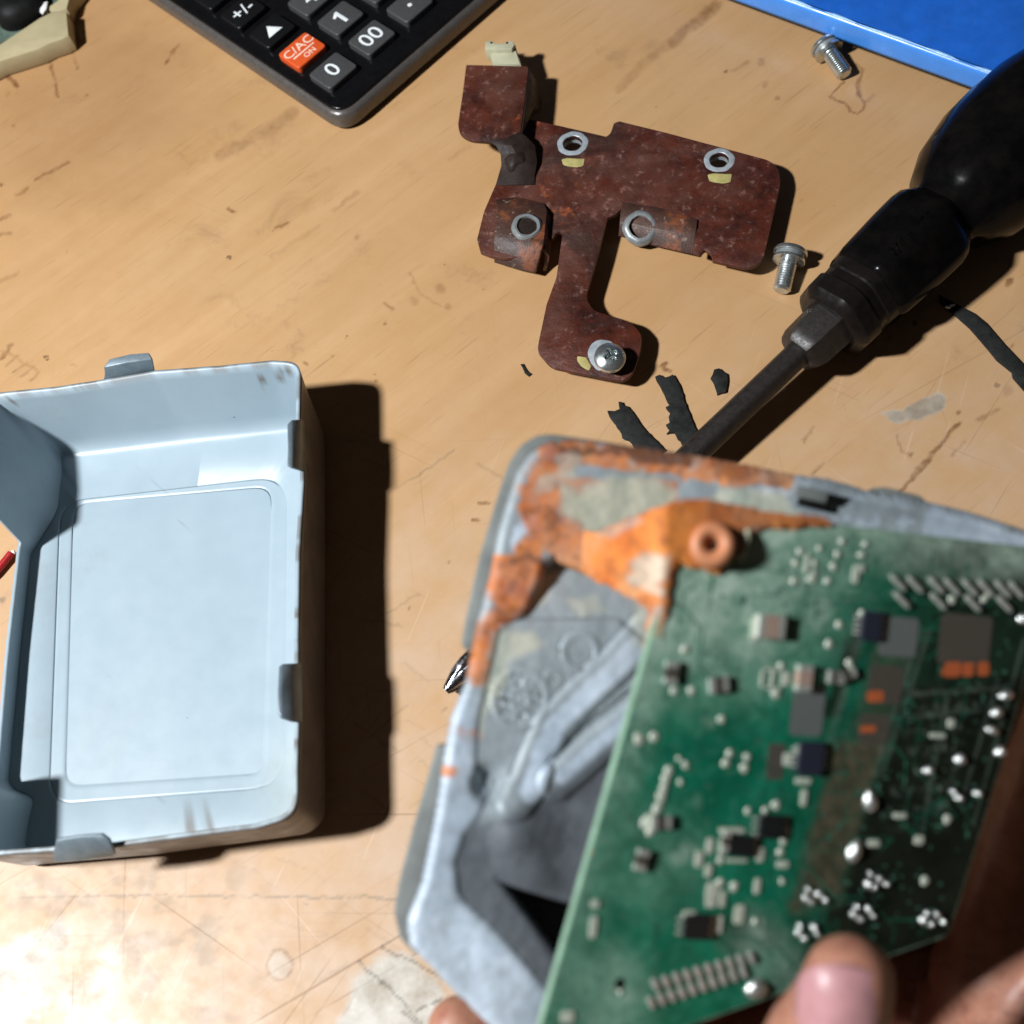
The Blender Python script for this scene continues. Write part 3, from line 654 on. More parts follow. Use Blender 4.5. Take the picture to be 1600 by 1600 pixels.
# loose screws: local axis z from tip (0) to head
def make_screw(name, label, group, yellow):
    t_ = thing(name, label, 'screw', (0, 0, 0), group)
    I = np.eye(4)
    prof = [(0.0, 0), (2.0, 0), (2.45, .45)]; z = .7
    while z < 9.4: prof += [(2.72, z), (2.45, z+.4)]; z += .8
    prof += [(2.5, 10.2)]
    lathe('shank', prof, I, M_ZINC, t_, 32, local=True, ang=25)
    lathe('washer', [(0.0, 9.9), (4.7, 9.9), (4.9, 10.05), (4.9, 10.7), (4.7, 10.85), (0.0, 10.85)], I, M_ZINC, t_, 40, local=True)
    lathe('spring_washer', [(0.0, 10.85), (4.2, 10.85), (4.35, 11), (4.35, 12.2), (4.2, 12.35), (0.0, 12.35)], I, M_ZINCD, t_, 40, local=True)
    cross_head('head', 4.95, 2.6, frame((0, 0, 12.35), (1, 0, 0), y=(0, 1, 0)), M_ZINC, t_, True)
    lathe('head_rim', [(4.95, 12.35), (5.15, 12.5), (5.15, 13.1), (4.9, 13.6)], I, M_ZINC, t_, 40, local=True, cap=False)
    if yellow:
        V = []; Fc = []; n = 12
        for i in range(n+1):
            th = -.1+1.1*i/n
            for r, zq in ((4.4, 14.3), (5.02, 13.6), (5.24, 13.1), (5.24, 12.5)): V.append((r*math.cos(th), r*math.sin(th), zq))
        for i in range(n):
            for k in range(3): a = i*4+k; Fc.append((a, a+4, a+5, a+1))
        mk('paint_mark', V, Fc, M_YEL, t_, 60, True)
    return t_
def lay(o, tip, head, spin=0):
    """stand the screw on its thread end and head rim: tip and head pixel on the bench"""
    a = P(*tip, 2.6); b = P(*head, 5.0); d = b-a; d /= np.linalg.norm(d)
    m_ = frame(a, np.cross(d, (0.2, .1, 1.)), z=d)
    mm = Matrix([list(m_[i]) for i in range(4)])@Matrix.Rotation(spin, 4, 'Z')
    mm.translation = Vector(a)*MM; o.matrix_world = mm
sA = make_screw('cross_head_screw', 'zinc screw with a yellow paint mark lying between bracket and screwdriver', 'zinc screws from the bracket', True); lay(sA, (1221, 455), (1236, 392), 1.0)
sB = make_screw('cross_head_screw', 'plain zinc screw lying beside the edge of the blue case', 'zinc screws from the bracket', False); lay(sB, (1321, 117), (1288, 70), 2.0)

# ------------------------------------------------------------------ screwdriver
axA, axB = P(696, 1080, 4.2), P(1480, 330, 16.5)
SD = axB-axA; SL = np.linalg.norm(SD); SD = SD/SL
def sd_at(px, py):
    best = min(range(0, 4000), key=lambda k: (lambda q: (q[0]-px)**2+(q[1]-py)**2)(proj(axA+SD*(k*.1)))); return best*.1
s_tip = 0; s_end = sd_at(1252, 555); s_fer = sd_at(1306, 503); s_col0 = sd_at(1300, 508); s_col1 = sd_at(1342, 465); s_gr = sd_at(1345, 462); s_neck = sd_at(1462, 347); s_ball = sd_at(1580, 232)
driver = thing('screwdriver', 'long black handled cross tip screwdriver lying diagonally under the held case', 'screwdriver', P(1250, 560))
fS = frame(axA, np.cross(SD, (0, 0, 1.)), z=SD)
lathe('shaft', [(3.75, 17), (4.0, 18)]+[(4.0, z) for z in np.linspace(20, s_end+3, 20)], fS, M_SHAFT, driver, 36, ang=40, mod=lambda th, z: 1-.05*abs(math.sin(3*th)))
lathe('tip', [(0.0, 0), (1.0, 0.1), (1.5, .9), (3.3, 5.2), (3.95, 9), (4.0, 17.5)], fS, M_CHROME, driver, 64, ang=50, mod=lambda th, z: 1-(.46*max(0, 1-z/15)**.7)*max(0, math.cos(2*(th+.35)*2))**.6 if z < 15 else 1)
lathe('bolster', [(0.0, s_end-.6), (5.2, s_end-.6), (6.2, s_end+.6), (6.9, s_end+3), (7.4, s_fer+3), (0.0, s_fer+3)], fS, M_SHAFT, driver, 48, ang=24, mod=lambda th, z: 1/max(math.cos((th % (math.pi/3))-math.pi/6), .88))
k1, k2 = s_col0, s_col1
hexm = lambda lim: (lambda th, z: min(1.0, lim/math.cos((th+.2) % (math.pi/3)-math.pi/6)))
lathe('collar', [(0.0, k1-1), (9.6, k1-1), (11.6, k1+.3), (12.6, k1+1.6), (12.8, k1+6.5), (12.2, k1+7.2), (11.9, k2-1.5), (12.4, k2-1), (12.6, k2+2.4), (11.6, k2+4), (0.0, k2+4)], fS, M_COLLAR, driver, 96, mod=hexm(.93), ang=30)
L = s_neck-s_gr
hg = hexm(.925)
lathe('grip', [(0.0, s_gr+1.5), (12.2, s_gr+1.5), (13.3, s_gr+2.4), (13.9, s_gr+4), (14.3, s_gr+L*.3), (14.8, s_gr+L*.55), (15.0, s_gr+L*.78), (14.6, s_gr+L*.88), (13.0, s_gr+L*.97), (11.6, s_gr+L*1.03), (11.8, s_gr+L*1.09), (14.6, s_gr+L*1.19), (18.2, s_gr+L*1.42), (20.8, s_gr+L*1.8), (21.2, s_gr+L*2.15), (20.8, s_gr+L*2.5), (18.5, s_gr+L*2.9), (13, s_gr+L*3.2), (6, s_gr+L*3.35), (0.0, s_gr+L*3.4)], fS, M_GRIP, driver, 120, ang=40,
      mod=lambda th, z: hg(th, z) if z < s_gr+L*.95 else 1-(1-hg(th, z))*max(0, 1-(z-s_gr-L*.95)/(L*.3)))
for q in ((1330, 444, 1344, 458), (1333, 450, 1345, 462)): pass
# raised moulded size marks along the grip flat facing up
up = np.array([0, 0, 1.])-SD*SD[2]; up /= np.linalg.norm(up)
vw = (np.array([0, 0, CAM_H])-(axA+SD*(s_gr+L*.5))); vw -= SD*(vw@SD); vw /= np.linalg.norm(vw)
side = np.cross(SD, vw)
tx = text('moulded_text', '1/4 x 150', frame(axA+SD*(s_gr+L*.5)+vw*14.0+side*-2.2, SD, z=vw), 4.6, M_GRIP, driver, .5)

# ------------------------------------------------------------------ calculator
CZ = 9.0
K = P(538, 207, 3)
eb = P(790, -1, 3)-K; el = P(208, 0, 3)-K
eb[2] = el[2] = 0; eb /= np.linalg.norm(eb); el /= np.linalg.norm(el)
bis = eb+el; bis /= np.linalg.norm(bis); per = np.array([-bis[1], bis[0], 0])
eb_, el_ = (bis-per)/math.sqrt(2), (bis+per)/math.sqrt(2)
if np.dot(eb_, eb) < np.dot(el_, eb): eb_, el_ = el_, eb_
calc = thing('calculator', 'black desk calculator with a dark silver rim and an orange clear key', 'calculator', K*[1, 1, 0])
fC = lambda z: frame((K[0], K[1], z), eb_, y=el_)
def cl(px, py, z): q = inv(fC(z), P(px, py, z)); return q[:2]
CW, CHH = 118, 165
plate('body', rounded([(0, 0), (CW, 0), (CW, CHH), (0, CHH)], 9, 10), fC(8.0), 7.6, M_CALB, calc, bevel=2.6, bres=5)
b0 = cl(522, 184, 8.8)
ins = max(2.6, .5*(abs(b0[0])+abs(b0[1])))*.78
plate('face_panel', rounded([(ins, ins), (CW-ins, ins), (CW-ins, CHH-ins), (ins, CHH-ins)], 7, 10), fC(8.9), 1.6, M_CALF, calc, bevel=.6, bres=3)
KT = 11.4
kp = {n: cl(x, y, KT) for n, (x, y) in {'0': (520, 109), '00': (583, 57), '.': (641, 8), '1': (535, 25), 'C': (474, 77), 'u': (428, 44)}.items()}
ux = (kp['00']-kp['0']); uy = (kp['C']-kp['0'])
pitchx = np.linalg.norm((kp['.']-kp['0'])/2); pitchy = np.linalg.norm((kp['u']-kp['0'])/2)
kw, kh = pitchx*.715, pitchy*.70
def key(ix, iy, mat, legend, size, lmat=None, tri=False, sx=1.0):
    c_ = kp['0']+np.array([ix*pitchx, iy*pitchy])
    f_ = frame(xf(fC(KT), [(c_[0], c_[1], 0)])[0], eb_, y=el_)
    o = plate('key', rounded([(-kw/2, -kh/2), (kw/2, -kh/2), (kw/2, kh/2), (-kw/2, kh/2)], 1.4, 4), f_, 3.4, mat, calc, bevel=.55, bres=3)
    f2 = frame(xf(f_, [(0, 0, .03)])[0], eb_, y=el_)
    lm = lmat or M_LEG
    def sub(ob): ob.parent = o; return ob
    if tri: sub(plate('legend', [(-kw*.24, -kh*.2), (kw*.24, -kh*.2), (0, kh*.26)], f2, .06, lm, calc, bevel=.01))
    elif legend == 'C':
        sub(text('legend', 'C/AC', frame(xf(f_, [(0, kh*.16, .02)])[0], eb_, y=el_), kh*.46, lm, calc, .02, .03, 1.05))
        sub(plate('legend', [(-kw*.36, -kh*.115), (kw*.36, -kh*.115), (kw*.36, -kh*.06), (-kw*.36, -kh*.06)], f2, .05, lm, calc, bevel=.005))
        sub(text('legend', 'ON', frame(xf(f_, [(kw*.06, -kh*.30, .02)])[0], eb_, y=el_), kh*.28, lm, calc, .02, .03))
    elif legend == '1':
        q = kh*.29; sub(plate('legend', [(-.1*q, -q), (.32*q, -q), (.32*q, q), (.02*q, q), (-.62*q, .52*q), (-.46*q, .22*q), (-.1*q, .44*q)], f2, .06, lm, calc, bevel=.01))
    elif legend == '.':
        sub(plate('legend', circ((0, -kh*.02), .85, 20), f2, .06, lm, calc, bevel=.01))
    elif legend:
        sub(text('legend', legend, f2, size, lm, calc, .02, .05, sx))
    return o
key(0, 0, M_KEY, '0', kh*.80); key(1, 0, M_KEY, '00', kh*.80); key(2, 0, M_KEY, '.', 5)
key(0, 1, M_KEYR, 'C', 4, M_LEGR); key(1, 1, M_KEY, '1', kh*.80); key(2, 1, M_KEY, '2', kh*.80)
key(0, 2, M_KEYK, '', 4, None, True); key(1, 2, M_KEY, '4', kh*.80)
key(0, 3, M_KEYK, '+/-', kh*.66); key(0, 4, M_KEYK, '', 4)

# ------------------------------------------------------------------ blue case, top right
bcase = thing('blue_case', 'flat blue plastic case with a brighter rim along its near edge', 'case', P(1340, 70))
BLZ = 8.0
B0, B1 = P(1150, 0, BLZ), P(1530, 140, BLZ)
bx = B1-B0; bx /= np.linalg.norm(bx); by = np.cross((0, 0, 1.), bx)
bF = lambda z: frame((B0[0], B0[1], z), bx, y=by)
def bl(px, py, z): return inv(bF(z), P(px, py, z))
top0 = bl(1400, 60, BLZ+7.5)
ed = top0[1]
Lx0, Lx1 = -90, 260
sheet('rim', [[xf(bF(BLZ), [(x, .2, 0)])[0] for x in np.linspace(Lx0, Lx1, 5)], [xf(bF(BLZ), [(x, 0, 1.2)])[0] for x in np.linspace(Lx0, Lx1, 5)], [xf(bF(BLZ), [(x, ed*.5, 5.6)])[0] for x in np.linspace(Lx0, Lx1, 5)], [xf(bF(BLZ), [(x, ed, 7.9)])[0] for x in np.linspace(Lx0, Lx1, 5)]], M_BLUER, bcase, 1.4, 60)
tube('rim_highlight', [xf(bF(BLZ+7.8), [(x, ed+.1*math.sin(x*.21), .12*math.sin(x*.13))])[0] for x in np.linspace(Lx0, Lx1, 90)], [.42+.22*math.sin(x*.37)+.12*math.sin(x*1.1) for x in np.linspace(Lx0, Lx1, 90)], M_BLUEE, bcase, 8)
plate('lid', [(Lx0, ed+.3), (Lx1, ed+.3), (Lx1, 190), (Lx0, 190)], bF(BLZ+7.7), 1.6, M_BLUE, bcase, bevel=.4)
plate('base', [(Lx0+6, 9), (Lx1-6, 9), (Lx1-6, 184), (Lx0+6, 184)], bF(BLZ+6), BLZ+5.8, M_BLUE, bcase, bevel=.6)

# ------------------------------------------------------------------ scrap in the top left corner
scrap = thing('circuit_scrap', 'stained green board scrap with black rubber cap and beige plastic edge strip', 'board scrap', P(20, 40))
plate('scrap_board', [P(x, y, 5)[:2] for x, y in ((-60, 60), (0, 66), (30, 52), (70, 20), (92, 0), (110, -40), (-60, -60))], HORIZ(5), 4.8, M_SCRAPG, scrap)
pl_px('edge_strip', [(-60, 98), (0, 68), (35, 45), (62, 27), (85, 16), (104, 18), (107, 55), (96, 61), (75, 68), (60, 76), (0, 95), (-60, 125)], 7.5, 7.3, M_STRIP, scrap, bevel=.7)
pl_px('edge_strip', [(70, 14), (88, 2), (104, -14), (130, -30), (108, -2), (104, 14), (84, 18)], 7.0, 6.8, M_STRIP, scrap, bevel=.5)
cp = P(36, 20, 6); cq = P(60, 14, 6)
lathe('rubber_cap', [(8.4, -2), (8.6, 1), (8.0, 4), (6.4, 6), (3.6, 7), (0.0, 7.3)], frame(cp, cq-cp, z=(0.1, .1, 1)), M_RUBBER, scrap, 40, ang=80, mod=lambda th, z: 1+.16*math.cos(2*(th-.4)))
pl_px('white_flake', [(64, 5), (74, 2), (72, 14), (66, 22), (62, 18)], 8.3, .6, M_WHITE, scrap, bevel=.1)

# ------------------------------------------------------------------ torn rubber scraps, wire end
def scrap_piece(label, pts, z=1.0, th=.85):
    jp = []
    n = len(pts)
    for i in range(n):
        a, b = np.array(pts[i], float), np.array(pts[(i+1) % n], float); jp.append(a)
        m_ = max(1, int(np.linalg.norm(b-a)/5))
        for k in range(1, m_): jp.append(a+(b-a)*k/m_+np.array([random.uniform(-.9, .9), random.uniform(-.9, .9)]))
    o = pl_px('rubber_scrap', jp, z, th, M_TAPE, None, bevel=.12)
    return tag(o, label, 'rubber scrap', 'torn black rubber scraps on the bench')
Za = lambda pts: [(930+.16875*x, 550+.16875*y) for x, y in pts]
scrap_piece('wide straight strip of torn black rubber touching the held case rim', Za([(112, 542), (180, 545), (225, 525), (215, 458), (248, 460), (262, 490), (300, 500), (350, 560), (480, 740), (652, 905), (545, 972), (430, 965), (310, 815), (250, 790), (240, 745), (130, 590)]))
scrap_piece('ragged black rubber strip disappearing under the screwdriver shaft', Za([(555, 225), (600, 207), (640, 235), (720, 205), (780, 300), (850, 520), (920, 690), (960, 750), (930, 850), (860, 870), (800, 850), (735, 745), (660, 755), (690, 720), (655, 672), (690, 650), (680, 600), (695, 560), (652, 508), (690, 490), (640, 390), (568, 262)]))
scrap_piece('short oval crumb of black rubber beside the screwdriver shaft', Za([(1100, 160), (1150, 148), (1222, 200), (1225, 290), (1210, 370), (1130, 392), (1100, 290), (1068, 240)]))
scrap_piece('tiny sliver of black rubber left of the bracket screw', [(813, 569), (818, 568), (823, 577), (831, 584), (826, 588), (820, 583)], .5, .35)
Ze = lambda pts: [(1350+.15625*x, 440+.15625*y) for x, y in pts]
strip = thing('rubber_scrap', 'long narrow torn black rubber strip right of the screwdriver handle', 'rubber scrap', P(1540, 530), 'torn black rubber scraps on the bench')
pts = Ze([(750, 128), (820, 165), (980, 250), (1100, 312), (1220, 410), (1400, 620), (1600, 830), (1800, 1030), (1820, 1300), (1600, 1080), (1490, 955), (1480, 900), (1330, 780), (1250, 680), (1130, 540), (1060, 460), (930, 345), (830, 255), (758, 200)])
pl_px('strip_body', pts, 1.1, .9, M_TAPE, strip, bevel=.15)
tube('white_thread', [P(1350+.15625*x, 440+.15625*y, 1.2+.4*math.sin(x/40)) for x, y in ((815, 250), (850, 260), (868, 240), (905, 236))], .42, M_WHITE, strip, 8)
wire = thing('wire_end', 'red insulated wire end showing past the left edge of the grey cover', 'wire', P(0, 890))
tube('insulation', [P(-60, 945, 1.5), P(-8, 896, 1.8), P(18, 864, 2.0)], 1.15, M_WIRE, wire, 14)
tube('conductor', [P(17, 865, 2.0), P(23, 862, 2.0)], .7, M_WHITE, wire, 10)

# ------------------------------------------------------------------ held case and circuit board
def plane3(a, b, c):
    n = np.cross(b-a, c-a); n /= np.linalg.norm(n)
    if n@(np.array([0, 0, CAM_H])-a) < 0: n = -n
    return a, n
def depth_on(pl, px, py):
    """depth (along the camera axis) where pixel rays meet a plane; arrays allowed"""
    px = np.asarray(px, float); py = np.asarray(py, float)
    r = np.stack([px-800, -(py-800), np.full(px.shape, -F_PX)], -1)@ROT.T
    return F_PX*((pl[0]-np.array([0, 0, CAM_H]))@pl[1])/(r@pl[1])
def on(pl, px, py): return D(px, py, float(depth_on(pl, px, py)))
def DD(px, py, dep):
    r = np.stack([px-800, -(py-800), np.full(px.shape, -F_PX)], -1)@ROT.T
    return r*(dep/F_PX)[..., None]+np.array([0, 0, CAM_H])
CASE = plane3(D(735, 1070, 226), D(850, 1600, 223), D(1600, 840, 244))
PCB = plane3(D(1075, 792, 208), D(818, 1695, 203), D(1655, 860, 232))

case = thing('control_unit_case', 'zinc grey pressed metal case with orange rusted corner held in a hand', 'metal case', on(CASE, 900, 1200))
t = NT('galvanised_case_metal'); w = t.coord(); at = t.attr(); sep = t.n('ShaderNodeSeparateColor'); t.l(at.outputs[0], sep.inputs[0])
n1 = t.noise(w, 55, 6, .65, .6); n2 = t.noise(w, 210, 5, .6)
c = t.mix(t.lin(n1, .36, .64, 0, 1), (.205, .240, .258), (.275, .315, .335))
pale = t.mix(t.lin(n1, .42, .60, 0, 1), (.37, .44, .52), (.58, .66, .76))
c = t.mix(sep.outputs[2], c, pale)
c = t.mix(sep.outputs[1], c, t.mix(t.lin(n1, .4, .6, 0, 1), (.33, .37, .30), (.56, .54, .42)))
rust = t.mix(t.lin(t.noise(w, 95, 6, .65), .36, .64, 0, 1), (.44, .105, .016), (.68, .225, .040))
rust = t.mix(t.lin(t.noise(t.mapping(w, loc=(.3, .1, .2)), 42, 5, .6), .48, .64, 0, .6), rust, t.mix(t.lin(n2, .35, .65, 0, 1), (.36, .20, .10), (.50, .33, .19)))
rust = t.mix(t.math('MULTIPLY', t.step(t.noise(w, 60, 6, .7), .57, .68), .6), rust, (.28, .050, .012))
rust = t.mix(t.math('MULTIPLY', t.step(t.noise(w, 150, 4, .6), .55, .72), .6), rust, (.20, .045, .014))
c = t.mix(sep.outputs[0], c, rust)
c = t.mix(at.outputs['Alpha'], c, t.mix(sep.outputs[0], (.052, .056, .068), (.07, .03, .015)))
t.base(c)
rs = t.math('SUBTRACT', 1.0, t.math('MULTIPLY', sep.outputs[0], .9), True)
t.set(Metallic=t.math('MULTIPLY', rs, .10), Roughness=t.math('ADD', t.lin(n2, .3, .7, .48, .64), t.math('MULTIPLY', sep.outputs[0], .25)))
t.bump(t.noise(w, 420, 5, .65), .12, .0003); t.bump(n1, .12, .0005)
M_CASE = t.m
M_FLANGE = simple('dull_grey_flange_metal', (.185, .20, .19), .5, .25, .5, .22, 90, .25, 700)

case_out = [(800, 790), (815, 745), (835, 715), (860, 699), (900, 697), (1000, 708), (1080, 720), (1180, 738), (1230, 750), (1290, 757), (1330, 768), (1350, 776), (1400, 782), (1450, 794), (1510, 808), (1560, 824), (1640, 852), (1660, 880), (1625, 960), (1570, 1110), (1480, 1400), (1440, 1460), (1160, 1560), (870, 1690), (800, 1620), (762, 1585), (715, 1540), (668, 1492), (650, 1470), (646, 1440), (668, 1380), (690, 1270), (702, 1190), (712, 1130), (737, 1065), (752, 985), (775, 900), (785, 840)]
stp = 2.5
gx = np.arange(640, 1725, stp); gy = np.arange(692, 1705, stp); GX, GY = np.meshgrid(gx, gy); x = GX.ravel(); y = GY.ravel()
def sm(poly, s=3.5, wob=0, ws=20, seed=1):
    d = sdpoly(x, y, poly)
    if wob: d = d+wob*(fbm(x/ws, y/ws, seed)-.5)
    return 1-sst(-s, s, d)
off = np.zeros(len(x))
inner = sm([(843, 882), (866, 868), (940, 898), (1012, 932), (1026, 940), (1020, 1000), (1010, 1040), (1100, 1040), (1720, 900), (1700, 1300), (1500, 1640), (880, 1640), (860, 1560), (770, 1455), (735, 1425), (712, 1395), (706, 1345), (722, 1298), (745, 1270), (760, 1240), (738, 1200), (742, 1130), (776, 985), (815, 960), (838, 905)], 5)
facet = sm([(843, 882), (866, 868), (940, 898), (1012, 932), (1030, 938), (1010, 1010), (965, 972), (775, 975), (815, 958), (838, 905)], 3.5)
off += inner*.5
off = np.where(facet > 0, off+facet*(3.6-3.0*sst(880, 975, y)), off)
# pressed lower plate: sinks away towards the recess
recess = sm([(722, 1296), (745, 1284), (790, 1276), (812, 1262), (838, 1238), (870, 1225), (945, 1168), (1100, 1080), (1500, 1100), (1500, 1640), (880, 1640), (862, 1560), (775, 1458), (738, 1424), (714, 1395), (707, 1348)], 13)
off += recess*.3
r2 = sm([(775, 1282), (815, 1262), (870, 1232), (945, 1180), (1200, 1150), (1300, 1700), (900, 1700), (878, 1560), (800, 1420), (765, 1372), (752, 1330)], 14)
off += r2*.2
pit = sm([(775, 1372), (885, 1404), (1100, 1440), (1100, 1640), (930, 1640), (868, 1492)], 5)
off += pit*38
# two pressed ribs
def rib(pts, wd, h):
    d = dline(x, y, pts); return h*(1-sst(wd*.62, wd, d))
off -= rib([(1010, 985), (960, 1040), (905, 1090), (862, 1135), (842, 1180), (825, 1225), (805, 1255)], 30, .8)
off -= rib([(1080, 1050), (1000, 1115), (940, 1160), (868, 1222)], 30, .8)
off += rib([(985, 1085), (920, 1135), (860, 1190)], 12, .5)
bowl = np.hypot((x-762)/34, (y-1225)/40); off += 2.0*(1-sst(.4, 1.1, bowl))
off += 1.1*np.exp(-((np.hypot((x-838)/1.0, (y-1365)/.9)-0)/26)**2)*(-1)
off -= 2.2*np.exp(-(np.hypot((x-805), (y-1310)*.8)/42)**2)
# stamped wheel mark and circle
rr = np.hypot(x-812, (y-1092)*.92); th = np.arctan2(y-1092, x-812)
wheel = np.exp(-((rr-42)/3.2)**2)+np.exp(-((rr-14)/3)**2)+np.exp(-(np.sin(th*4+.4)/.20)**2)*sst(14, 18, rr)*(1-sst(38, 42, rr))
wheel += np.exp(-((np.hypot(x-905, (y-1018)*.95)-26)/3.2)**2)
wheel += np.exp(-((np.hypot(x-862, (y-1062)*.95)-12)/3)**2)*.8
off -= .32*wheel*(1-facet)
off += .9*(fbm(x/70, y/70, 71)-.5)+.12*(fbm(x/16, y/16, 73)-.5)
# rounded outer edge rolls away; broken step along the top strip
edge = sdpoly(x, y, case_out)
off += 3*sst(-4, 5, edge)**2
strip_m = sm([(1130, 742), (1320, 762), (1452, 800), (1560, 822), (1700, 870), (1700, 920), (1440, 850), (1250, 820), (1140, 812)], 26)
off -= .8*strip_m*(1-sst(-30, -5, edge))
e2 = 1.0; gxe = (sdpoly(x+e2, y, case_out)-sdpoly(x-e2, y, case_out))/(2*e2); gye = (sdpoly(x, y+e2, case_out)-sdpoly(x, y-e2, case_out))/(2*e2)
nb = np.abs(edge) < 1.3*stp; xs_, ys_ = x.copy(), y.copy()
x = np.where(nb, x-edge*gxe, x); y = np.where(nb, y-edge*gye, y)
dep = depth_on(CASE, x, y)+off
co = DD(x, y, dep)
wx = x+16*(fbm(x/26, y/26, 81)-.5)+8*(fbm(x/9, y/9, 83)-.5); wy = y+16*(fbm(x/26, y/26, 85)-.5)+8*(fbm(x/9, y/9, 87)-.5)
def msk(poly, s=4): return 1-sst(-s, s, sdpoly(wx, wy, poly))
ru = np.maximum.reduce([msk([(818, 835), (850, 842), (842, 900), (818, 955), (778, 985), (768, 1010), (755, 1072), (732, 1068), (742, 1010), (752, 975), (768, 955), (770, 905), (780, 872), (800, 868)]),
    msk([(828, 735), (850, 705), (880, 698), (1000, 704), (1100, 722), (1225, 744), (1225, 758), (1130, 762), (1080, 748), (1010, 740), (900, 724), (880, 745), (868, 800), (885, 835), (870, 868), (850, 858), (820, 832), (806, 800), (814, 765)]),
    msk([(855, 842), (900, 826), (980, 818), (1030, 795), (1120, 796), (1185, 812), (1140, 850), (1046, 905), (1036, 942), (1030, 1000), (1012, 1010), (1016, 945), (960, 918), (870, 872)]),
    msk([(1000, 700), (1080, 716), (1240, 745), (1230, 772), (1120, 742)]),
    1.0*(1-sst(7, 12, np.hypot(wx-704, wy-1203))), .5*(1-sst(6, 26, np.hypot(wx-735, wy-1140)))*sst(.5, .6, fbm(x/10, y/10, 88))])
gn = np.maximum.reduce([msk([(878, 752), (900, 768), (960, 742), (1020, 752), (1060, 772), (1045, 800), (1000, 815), (962, 832), (915, 842), (902, 818), (876, 800)], 11), .6*sst(.5, .62, fbm(x/34, y/30, 197))*(1-sst(-10, 10, sdpoly(x, y, [(850, 700), (1100, 720), (1060, 760), (880, 750), (860, 800), (830, 780)]))), .8*msk([(1130, 760), (1230, 780), (1250, 815), (1180, 815), (1090, 790)], 8),
    .7*msk([(770, 985), (830, 985), (850, 1010), (800, 1030), (775, 1090), (745, 1150), (748, 1080)], 9), .6*msk([(835, 900), (870, 900), (850, 940), (815, 965)], 9), .5*msk([(880, 945), (930, 935), (945, 960), (900, 968)], 8), .55*msk([(995, 930), (1030, 950), (1010, 1010), (985, 1010)], 6)])
ru = np.maximum(ru, .8*msk([(860, 745), (1060, 755), (1060, 800), (900, 850), (865, 820)], 6)); ru = ru*(1-.9*np.maximum(0, gn)); ru *= .8+.4*(fbm(x/14, y/14, 89)-.3)
wh = msk([(798, 862), (803, 822), (822, 806), (838, 812), (812, 838), (806, 866)], 3)
ledge = (1-sst(0, 1, inner))*sst(1050, 1110, y+.2*(x-735))
pale = np.maximum.reduce([.9*ledge*(.55+.9*(fbm(x/30, y/22, 90)-.25)), wh, .75*msk([(1440, 800), (1470, 800), (1600, 838), (1660, 870), (1440, 850)], 5), .5*sst(.55, .7, fbm(x/22, y/12, 91))*strip_m, 1.0*(1-sst(10, 20, dline(wx*.5+x*.5, wy*.5+y*.5, [(1000, 1005), (905, 1092), (864, 1135), (844, 1182), (828, 1240)])))*(.55+.6*sst(1010, 1160, y)), .95*(1-sst(4, 16, dline(x, y, [(1090, 1030), (1000, 1105), (940, 1155), (875, 1212)])))])  # pale oxide and smears; bright rib faces and corner highlight put into colour
dkc = np.maximum.reduce([.75*np.clip(recess, 0, 1)*(1-sst(.3, .8, pale))*(.8+.4*fbm(x/40, y/40, 201)), .9*r2*(.75+.35*fbm(x/30, y/30, 203)), pit, .8*msk([(1000, 704), (1080, 720), (1080, 735), (960, 712), (880, 712), (860, 705)], 3), .75*(1-sst(0, 10, dline(wx, wy, [(845, 875), (825, 865), (800, 880)]))), .5*sst(.56, .66, fbm(x/20, y/20, 93))*ru])  # recess and pit shade put into the colour, plus dark rust marks
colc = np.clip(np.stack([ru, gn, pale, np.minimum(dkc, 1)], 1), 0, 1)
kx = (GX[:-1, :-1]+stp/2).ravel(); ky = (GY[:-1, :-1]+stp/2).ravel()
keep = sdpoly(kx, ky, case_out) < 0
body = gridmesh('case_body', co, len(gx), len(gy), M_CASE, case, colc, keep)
so = body.modifiers.new('s', 'SOLIDIFY'); so.thickness = 1.2*MM; so.offset = -1
def case_sheet(name, pts, back, th, mat, r=3):
    pl = (CASE[0]-CASE[1]*back, CASE[1]); o = on(pl, *pts[0]); q = on(pl, pts[0][0]+300, pts[0][1]+40)
    f = frame(o, q-o, z=CASE[1]); loc = [inv(f, on(pl, a, b))[:2] for a, b in pts]
    return plate(name, rounded(loc, r*.11*2, 5), f, th, mat, case, bevel=.3)
case_sheet('flange', [(737, 1024), (721, 1008), (730, 960), (750, 870), (780, 770), (795, 725), (815, 694), (840, 680), (862, 678), (960, 692), (985, 700), (1060, 715), (1000, 800), (880, 860), (800, 1000)], 5, 1.6, M_FLANGE, 5)
case_sheet('flange', [(684, 1162), (704, 1164), (760, 1200), (740, 1400), (700, 1530), (668, 1500), (646, 1488), (625, 1466), (616, 1425), (625, 1375), (650, 1280)], 5, 1.6, M_FLANGE, 4)
case_sheet('flange', [(1170, 732), (1230, 739), (1290, 755), (1318, 763), (1326, 775), (1322, 800), (1180, 790)], 4, 1.5, M_FLANGE, 3)
case_sheet('flange', [(1350, 776), (1364, 762), (1385, 761), (1438, 774), (1452, 786), (1460, 808), (1360, 812)], 4, 1.5, M_FLANGE, 3)
